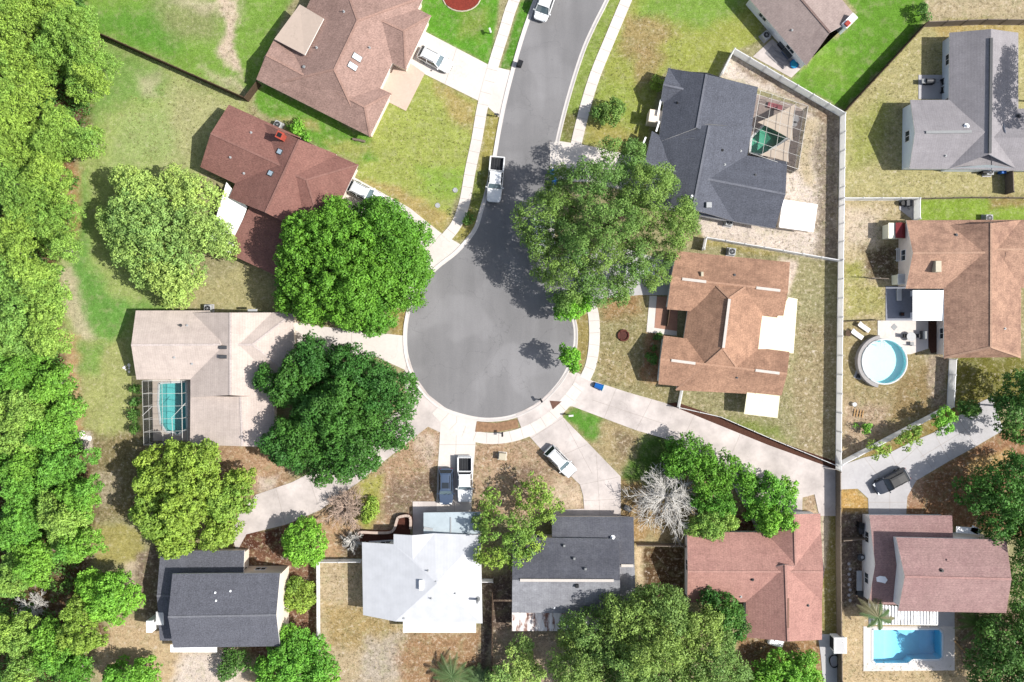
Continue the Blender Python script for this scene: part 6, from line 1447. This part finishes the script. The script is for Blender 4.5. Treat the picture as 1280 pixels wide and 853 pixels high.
o = grp('bucket', 'small white bucket beside the broken pallet', 'bucket', 1067, 505.5)
m = MB(); m.tube([(0, 0, 0), (0, 0, .4)], [.24, .3], 14); m.build('pail', M['vinyl'], o, local=True); m = MB(); m.tube([(.29 * math.cos(a), .29 * math.sin(a), .41) for a in np.linspace(0, 2 * math.pi, 15)], .025, 5, cap=False); m.build('rim', M['gray'], o, local=True)
# red and cream shed
o = grp('garden_shed', 'small cream shed with a dark red roof against the pale pink wall', 'shed', 1112, 291, 0)
m = MB(); m.box((0, 0, 0), (1.9, 1.75, 1.9)); m.build('wall', M['cream'], o, local=True)
m = MB(); m.box((-.6, 0, 1.9), (.85, 2.0, .1)); m.build('front_canopy', M['cream'], o, local=True)
m = MB(); add_roof(m, [[(-.2, -1.0, 2.2), (.55, -1.0, 2.35), (.55, 1.0, 2.35), (-.2, 1.0, 2.2)], [(.55, -1.0, 2.35), (1.1, -1.0, 2.0), (1.1, 1.0, 2.0), (.55, 1.0, 2.35)]], .08); m.build('roof', M['darkred'], o, local=True)
m = MB(); m.box((-.96, 0, .1), (.03, .8, 1.6)); m.build('door', M['cream'], o, local=True)
o = grp('storage_cabinet', 'cream outdoor cabinet standing at the corner of the tan roofed house', 'cabinet', 1119, 350.5, 0)
m = MB(); m.bbox((0, 0, 0), (.95, 1.25, 1.8), b=.04); m.build('body', M['cream'], o, local=True); m = MB(); m.bbox((0, 0, 1.8), (1.05, 1.35, .08), b=.03); m.build('lid', M['vinyl'], o, local=True)
o = grp('bench', 'white slatted bench along the pale pink wall', 'bench', 1121, 319, 90)
for y in (-.2, 0, .2):
    m = MB(); m.box((0, y, .42), (1.8, .14, .05)); m.build('slat', M['vinyl'], o, local=True)
for x in (-.7, .7):
    m = MB(); m.box((x, 0, 0), (.08, .5, .42)); m.build('leg', M['vinyl'], o, local=True)
o = grp('clothes_post', 'gray post with a cross arm in the straw yard beside the fence', 'clothes post', 1092, 349, 0)
m = MB(); m.tube([(0, 0, 0), (0, 0, 2.0)], .07, 7); m.build('post', M['gray'], o, local=True); m = MB(); m.tube([(-1.1, 0, 2.0), (1.1, -.1, 2.0)], .06, 7); m.build('cross_arm', M['wood_gray'], o, local=True)
o = grp('storage_bench', 'white storage bench on the bluish deck by the canopy', 'bench', 1122, 369, 0)
m = MB(); m.bbox((0, 0, 0), (.5, 1.5, .5), b=.03); m.build('chest', M['lightgray'], o, local=True); m = MB(); m.bbox((0, 0, .5), (.56, 1.56, .06), b=.02); m.build('lid', M['vinyl'], o, local=True)
o = grp('planter_box', 'square black planter on the bluish deck', 'planter', 1126, 393, 0)
m = MB(); m.box((0, 0, 0), (.42, .42, .5), taper=1.15); m.build('pot', M['black'], o, local=True); m = MB(); m.disc((0, 0), .18, .46, .52, 10); m.build('soil', M['mulch'], o, local=True)
o = grp('pool_heater', 'dark equipment cluster in the fence corner above the tan roof', 'equipment', 1133, 256, 0)
m = MB(); m.bbox((0, .1, 0), (.8, .8, .9), b=.05); m.build('casing', M['darkgray'], o, local=True); m = MB(); m.tube([(-.7, .1, 0), (-.7, .1, .7)], .3, 12); m.build('tank', M['black'], o, local=True); m = MB(); m.tube([(-.7, .1, .4), (0, -.5, .4), (.4, -.6, 0)], .06, 6); m.build('pipe', M['gray'], o, local=True)
# gray pad furniture beside the gray roof
o = grp('barbecue', 'black covered barbecue on the gray pad beside the large gray roof', 'grill', 1159, 104, 0)
m = MB(); m.bbox((0, 0, .1), (1.2, .65, .75), b=.04); m.build('cabinet', M['black'], o, local=True); m = MB(); m.tube([(-.55, 0, .9), (.55, 0, .9)], .3, 10); m.build('hood', M['darkgray'], o, local=True)
for sx in (-1, 1):
    m = MB(); m.box((sx * .85, 0, .8), (.5, .6, .05)); m.build('side_shelf', M['gray'], o, local=True)
def armchair(label, px, py, ang):
    o = grp('patio_chair', label, 'chair', px, py, ang, group='black chairs on the gray pad')
    m = MB(); m.bbox((0, 0, .3), (.65, .65, .12), b=.03); m.build('seat', M['black'], o, local=True); m = MB(); m.bbox((-.3, 0, .35), (.14, .65, .55), b=.03); m.build('backrest', M['black'], o, local=True)
    for y in (-.34, .34):
        m = MB(); m.box((0, y, 0), (.6, .07, .6)); m.build('arm', M['black'], o, local=True)
armchair('black patio chair against the gray house wall, upper of two', 1178, 103, 160); armchair('black patio chair against the gray house wall, lower of two', 1178, 114, 190)
# patio behind the taupe house
o = grp('toddler_pool', 'turquoise round toddler tub on the patio behind the taupe roof', 'tub', 992, 81)
m = MB(); m.tube([(0, 0, 0), (0, 0, .3)], [.5, .56], 18); m.build('tub', M['teal'], o, local=True); m = MB(); m.tube([(.55 * math.cos(a), .55 * math.sin(a), .3) for a in np.linspace(0, 2 * math.pi, 19)], .05, 6, cap=False); m.build('rim', M['blue'], o, local=True)
def tote(label, px, py, ang, mat, d=(.9, .6, .6)):
    o = grp('storage_box', label, 'storage box', px, py, ang); m = MB(); m.box((0, 0, 0), d, taper=1.06); m.build('bin_body', mat, o, local=True); m = MB(); m.bbox((0, 0, d[2]), (d[0] * 1.12, d[1] * 1.12, .07), b=.02); m.build('lid', M['darkgray'], o, local=True)
tote('slate blue storage box at the white wall of the taupe house', 983, 68, 50, plain('slate_plastic', (96, 112, 140), .5), (1.3, .8, .6)); tote('dark storage box at the white wall of the taupe house, nearest the air conditioner', 976, 58, 50, M['black']); tote('dark crate on the patio near the turquoise tub', 999, 80, 45, M['black'], (.7, .5, .4))
o = grp('tarpaulin', 'gray tarpaulin spread on the patio behind the taupe roof', 'tarpaulin', 972, 72, 42)
m = MB(); N = 8
rr = random.Random(4); g = [[(-1.6 + 3.2 * i / N, -.7 + 1.4 * j / N, .06 + .1 * rr.random()) for j in range(N + 1)] for i in range(N + 1)]
m.add([v for row in g for v in row], [[i * (N + 1) + j, (i + 1) * (N + 1) + j, (i + 1) * (N + 1) + j + 1, i * (N + 1) + j + 1] for i in range(N) for j in range(N)]); m.build('sheet', plain('gray_tarp', (172, 168, 170), .6, .1), o, local=True)
# inside the green pool's cage
round_table('white round table in the right corner of the green pool cage', 992, 151, .5, M['vinyl'])
round_table('second white table further down in the green pool cage', 991, 157, .35, M['vinyl'])
o = grp('pool_lounge', 'reddish folding lounge in the upper part of the green pool cage', 'lounge', 968, 134, 15)
m = MB(); m.bbox((0, 0, .3), (2.0, .7, .08), b=.03); m.build('seat', plain('faded_red_cloth', (186, 110, 116), .8), o, local=True)
for x in (-.8, .8):
    m = MB(); m.box((x, 0, 0), (.06, .6, .3)); m.build('leg', M['gray'], o, local=True)
# lean-to shed behind the slate blue house
o = grp('flat_roof_shed', 'bright white flat roofed shed behind the slate blue gable', 'shed', 991, 273, 8)
m = MB(); m.box((0, 0, 0), (3.9, 3.2, 2.0)); m.build('wall', M['wall_beige'], o, local=True); m = MB(); m.bbox((0, 0, 2.0), (4.5, 3.6, .14), b=.04); m.build('roof', plain('white_shed_roof', (250, 250, 250), .6, .03), o, local=True)
# mauve house side yard
o = grp('kettle_grill', 'round black kettle grill in the mauve house side yard', 'grill', 1073, 695)
m = MB(); m.tube([(0, 0, .55), (0, 0, .7), (0, 0, .9), (0, 0, 1.0), (0, 0, 1.05)], [.3, .48, .48, .34, .1], 16); m.build('bowl', M['darkgray'], o, local=True); m = MB(); m.disc((.08, .08), .2, 1.06, 1.1, 12); m.build('vent_plate', M['lightgray'], o, local=True)
for k in range(3):
    m = MB(); m.tube([(.25 * math.cos(k * 2.1), .25 * math.sin(k * 2.1), .6), (.42 * math.cos(k * 2.1), .42 * math.sin(k * 2.1), 0)], .025, 5); m.build('leg', M['gray'], o, local=True)
o = grp('work_bench', 'white cluttered workbench along the mauve house side wall', 'workbench', 1071, 724, 90)
m = MB(); m.box((0, 0, .75), (2.6, .7, .06)); m.build('tabletop', M['lightgray'], o, local=True)
for x in (-1.1, 1.1):
    for y in (-.28, .28):
        m = MB(); m.tube([(x, y, 0), (x, y, .75)], .04, 5); m.build('leg', M['gray'], o, local=True)
tote('dark plastic crate at the end of the white workbench', 1075, 741, 20, M['black'], (1.1, .7, .5)); tote('dark box in the upper side yard of the mauve house', 1074, 662, 80, M['darkgray'], (.8, .6, .7))
m = MB()
for k, (x, y) in enumerate([(1061 + (k % 2) * 1.5, 705 + k * 6.5) for k in range(8)]): m = MB(); c = P(x, y); m.disc(c, .2, 0, .05, 9); tag(m.build('stepping_stone', M['concrete_gray']), 'pale round stepping stone in the row beside the workbench', 'stepping stone', 'stepping stones in the mauve house side yard')
o = grp('plank', 'orange wooden plank lying on soil beside the blue pool', 'plank', 1199, 808, 48)
m = MB(); m.bbox((0, 0, .02), (2.1, .2, .06), b=.01); m.build('board', M['wood_tan'], o, local=True); m = MB(); m.box((.7, 0, .085), (.1, .3, .05)); m.build('cleat', M['wood_gray'], o, local=True)
# behind the pink house
o = grp('metal_shed', 'white metal shed with a dark open side against the weathered fence', 'shed', 1040.5, 801, 0)
m = MB(); m.box((.35, 0, 0), (1.4, 1.9, 1.7)); m.build('wall', M['white'], o, local=True); m = MB(); m.bbox((.35, 0, 1.7), (1.7, 2.1, .12), b=.03); m.build('roof', M['vinyl'], o, local=True); m = MB(); m.box((-.37, 0, .1), (.04, 1.5, 1.4)); m.build('door', M['black'], o, local=True)
o = grp('hose_coil', 'black coiled hose on the slab below the white metal shed', 'hose', 1042, 826)
m = MB(); m.tube([((.6 + .05 * math.sin(3 * a)) * math.cos(a), (.85 + .05 * math.cos(2 * a)) * math.sin(a), .1 + .012 * a) for a in np.linspace(0, 18, 90)], .05, 6); m.build('hose', M['black'], o, local=True); m = MB(); m.bbox((0, .95, 0), (.3, .25, .3), b=.03); m.build('reel', M['lightgray'], o, local=True)
o = grp('bath_tub', 'white tub standing by the lower pink gable wall', 'tub', 969, 801, 18)
m = MB(); m.bbox((0, 0, 0), (2.0, 1.2, .55), b=.12); m.build('tub', M['vinyl'], o, local=True); m = MB(); m.bbox((0, 0, .551), (1.6, .85, .02), b=.004); m.build('cover', M['white'], o, local=True); m = MB(); m.disc((-.3, .1), .1, .575, .6, 10); m.build('drain', M['gray'], o, local=True)
tote('blue gray crate on the driveway corner beside the charcoal roof', 784, 635, 30, plain('slate_plastic', (96, 112, 140), .5), (.9, .6, .5))
o = grp('log', 'weathered log bench in the shade below the pinkish hip roof', 'log', 449, 176, 12)
m = MB(); m.tube([(-.85, 0, .22), (0, .03, .24), (.85, 0, .22)], [.15, .17, .14], 9); m.build('trunk_piece', M['wood_gray'], o, local=True); m = MB(); m.box((-.5, 0, 0), (.14, .4, .12)); m.box((.5, 0, 0), (.14, .4, .12)); m.build('support', M['wood_dark'], o, local=True)
# white boulders and rubble at the edge of the wood
rr = random.Random(9)
for lab, cx, cy, n, sp, sc in (('white rock in the debris heap at the wood border', 103, 550, 9, 9, .34), ('white rock in the pile at the left end of the pale roof', 157, 460, 7, 5, .26)):
    for k in range(n):
        m = MB(); x, y, _ = P(cx + rr.uniform(-sp, sp), cy + rr.uniform(-sp, sp)); s = sc * rr.uniform(.5, 1.3); n1 = 7
        ring = lambda z, f: [(x + s * f * rr.uniform(.8, 1.2) * math.cos(k2 * 6.283 / n1), y + s * f * rr.uniform(.8, 1.2) * math.sin(k2 * 6.283 / n1), z) for k2 in range(n1)]
        loft([ring(-.02, 1), ring(s * .35, 1.05), ring(s * .7, .6)], m)
        tag(m.build('rock', plain('white_rock', (226, 220, 214), .9, .15, 2.)), lab, 'rock', 'white rocks heaped ' + ('at the wood border' if sp == 9 else 'by the pale roof'))
# low straw tufts and fallen leaves
TUFT = leafmat('dry_tuft', (158, 152, 96), k=1.7)
r = np.random.RandomState(5); q = []
for cx, cy, rx, ry, n in ((240,150,90,60,500),(140,600,40,60,400),(470,760,80,90,600),(930,440,100,130,700),(1000,240,50,90,500),(1110,330,50,80,400),(1120,500,60,60,500),(1150,150,80,90,600),(640,590,60,40,400),(500,590,50,50,400),(780,430,40,60,300),(800,90,60,80,500),(540,190,60,60,400),(1210,610,60,50,300),(1120,840,100,12,250)):
    a = r.rand(n) * 6.283; d = np.sqrt(r.rand(n)); q += [(*P(cx + rx * d[i] * math.cos(a[i]), cy + ry * d[i] * math.sin(a[i]))[:2], .03) for i in range(n)]
BLK = [[(v.co.x, v.co.y) for v in o.data.vertices] for o in bpy.data.objects if o.type == 'MESH' and o.get('kind') == 'structure' and o.name != 'ground']
q = [p for p in q if not any(inside(b[:len(b) // 3], p[0], p[1]) for b in BLK if len(b) > 8) and (p[0] - P(1101.5, 452)[0]) ** 2 + (p[1] - P(1101.5, 452)[1]) ** 2 > 16]
q = np.array(q); me = leaf_mesh('grass_tufts', q, .05 + .1 * r.rand(len(q)), 5, .12, 6, TUFT, flat=1.1, up=.2, asp=.3)
tag(bpy.data.objects.new('grass_tufts', me), 'scattered dry grass tufts and weeds in the yards', 'grass', kind='stuff'); COL.objects.link(bpy.data.objects['grass_tufts'])

# ------------------------------------------------------------------ light, sky, camera
ELEV, AZ = math.radians(47.5), math.radians(-9)
sd = Vector((math.cos(ELEV) * math.cos(AZ), math.cos(ELEV) * math.sin(AZ), math.sin(ELEV)))
sun = bpy.data.lights.new('sun', 'SUN'); sun.energy = 4.75; sun.angle = math.radians(.5); sun.color = (1, .955, .89)
so = bpy.data.objects.new('sun', sun); so.rotation_euler = sd.to_track_quat('Z', 'Y').to_euler(); so.location = (60, -5, 90); COL.objects.link(so)
w = bpy.data.worlds.new('World'); scene.world = w; w.use_nodes = True; nt = w.node_tree
sk = nt.nodes.new('ShaderNodeTexSky'); sk.sky_type = 'NISHITA'; sk.sun_disc = False; sk.sun_elevation = ELEV; sk.sun_rotation = math.radians(99); sk.air_density = 1.0; sk.dust_density = 2.0; sk.ozone_density = 1.0
bg = nt.nodes['Background']; bg.inputs['Strength'].default_value = .12
hs = nt.nodes.new('ShaderNodeHueSaturation'); hs.inputs['Saturation'].default_value = .72; hs.inputs['Value'].default_value = 1.0
nt.links.new(sk.outputs[0], hs.inputs['Color']); nt.links.new(hs.outputs[0], bg.inputs['Color'])
cam = bpy.data.cameras.new('camera'); cam.sensor_width = 36; cam.lens = 36 * H / (1280 * S); cam.clip_end = 3000; cam.clip_start = .5
co = bpy.data.objects.new('camera', cam); co.location = (0, 0, H); COL.objects.link(co); scene.camera = co
v = scene.view_settings; v.view_transform = 'Standard'; v.look = 'None'; v.gamma = 1; v.use_curve_mapping = False; v.exposure = EXPOSURE
scene.cycles.max_bounces = 6; scene.cycles.transparent_max_bounces = 12; scene.cycles.caustics_reflective = False; scene.cycles.caustics_refractive = False; scene.cycles.use_denoising = True
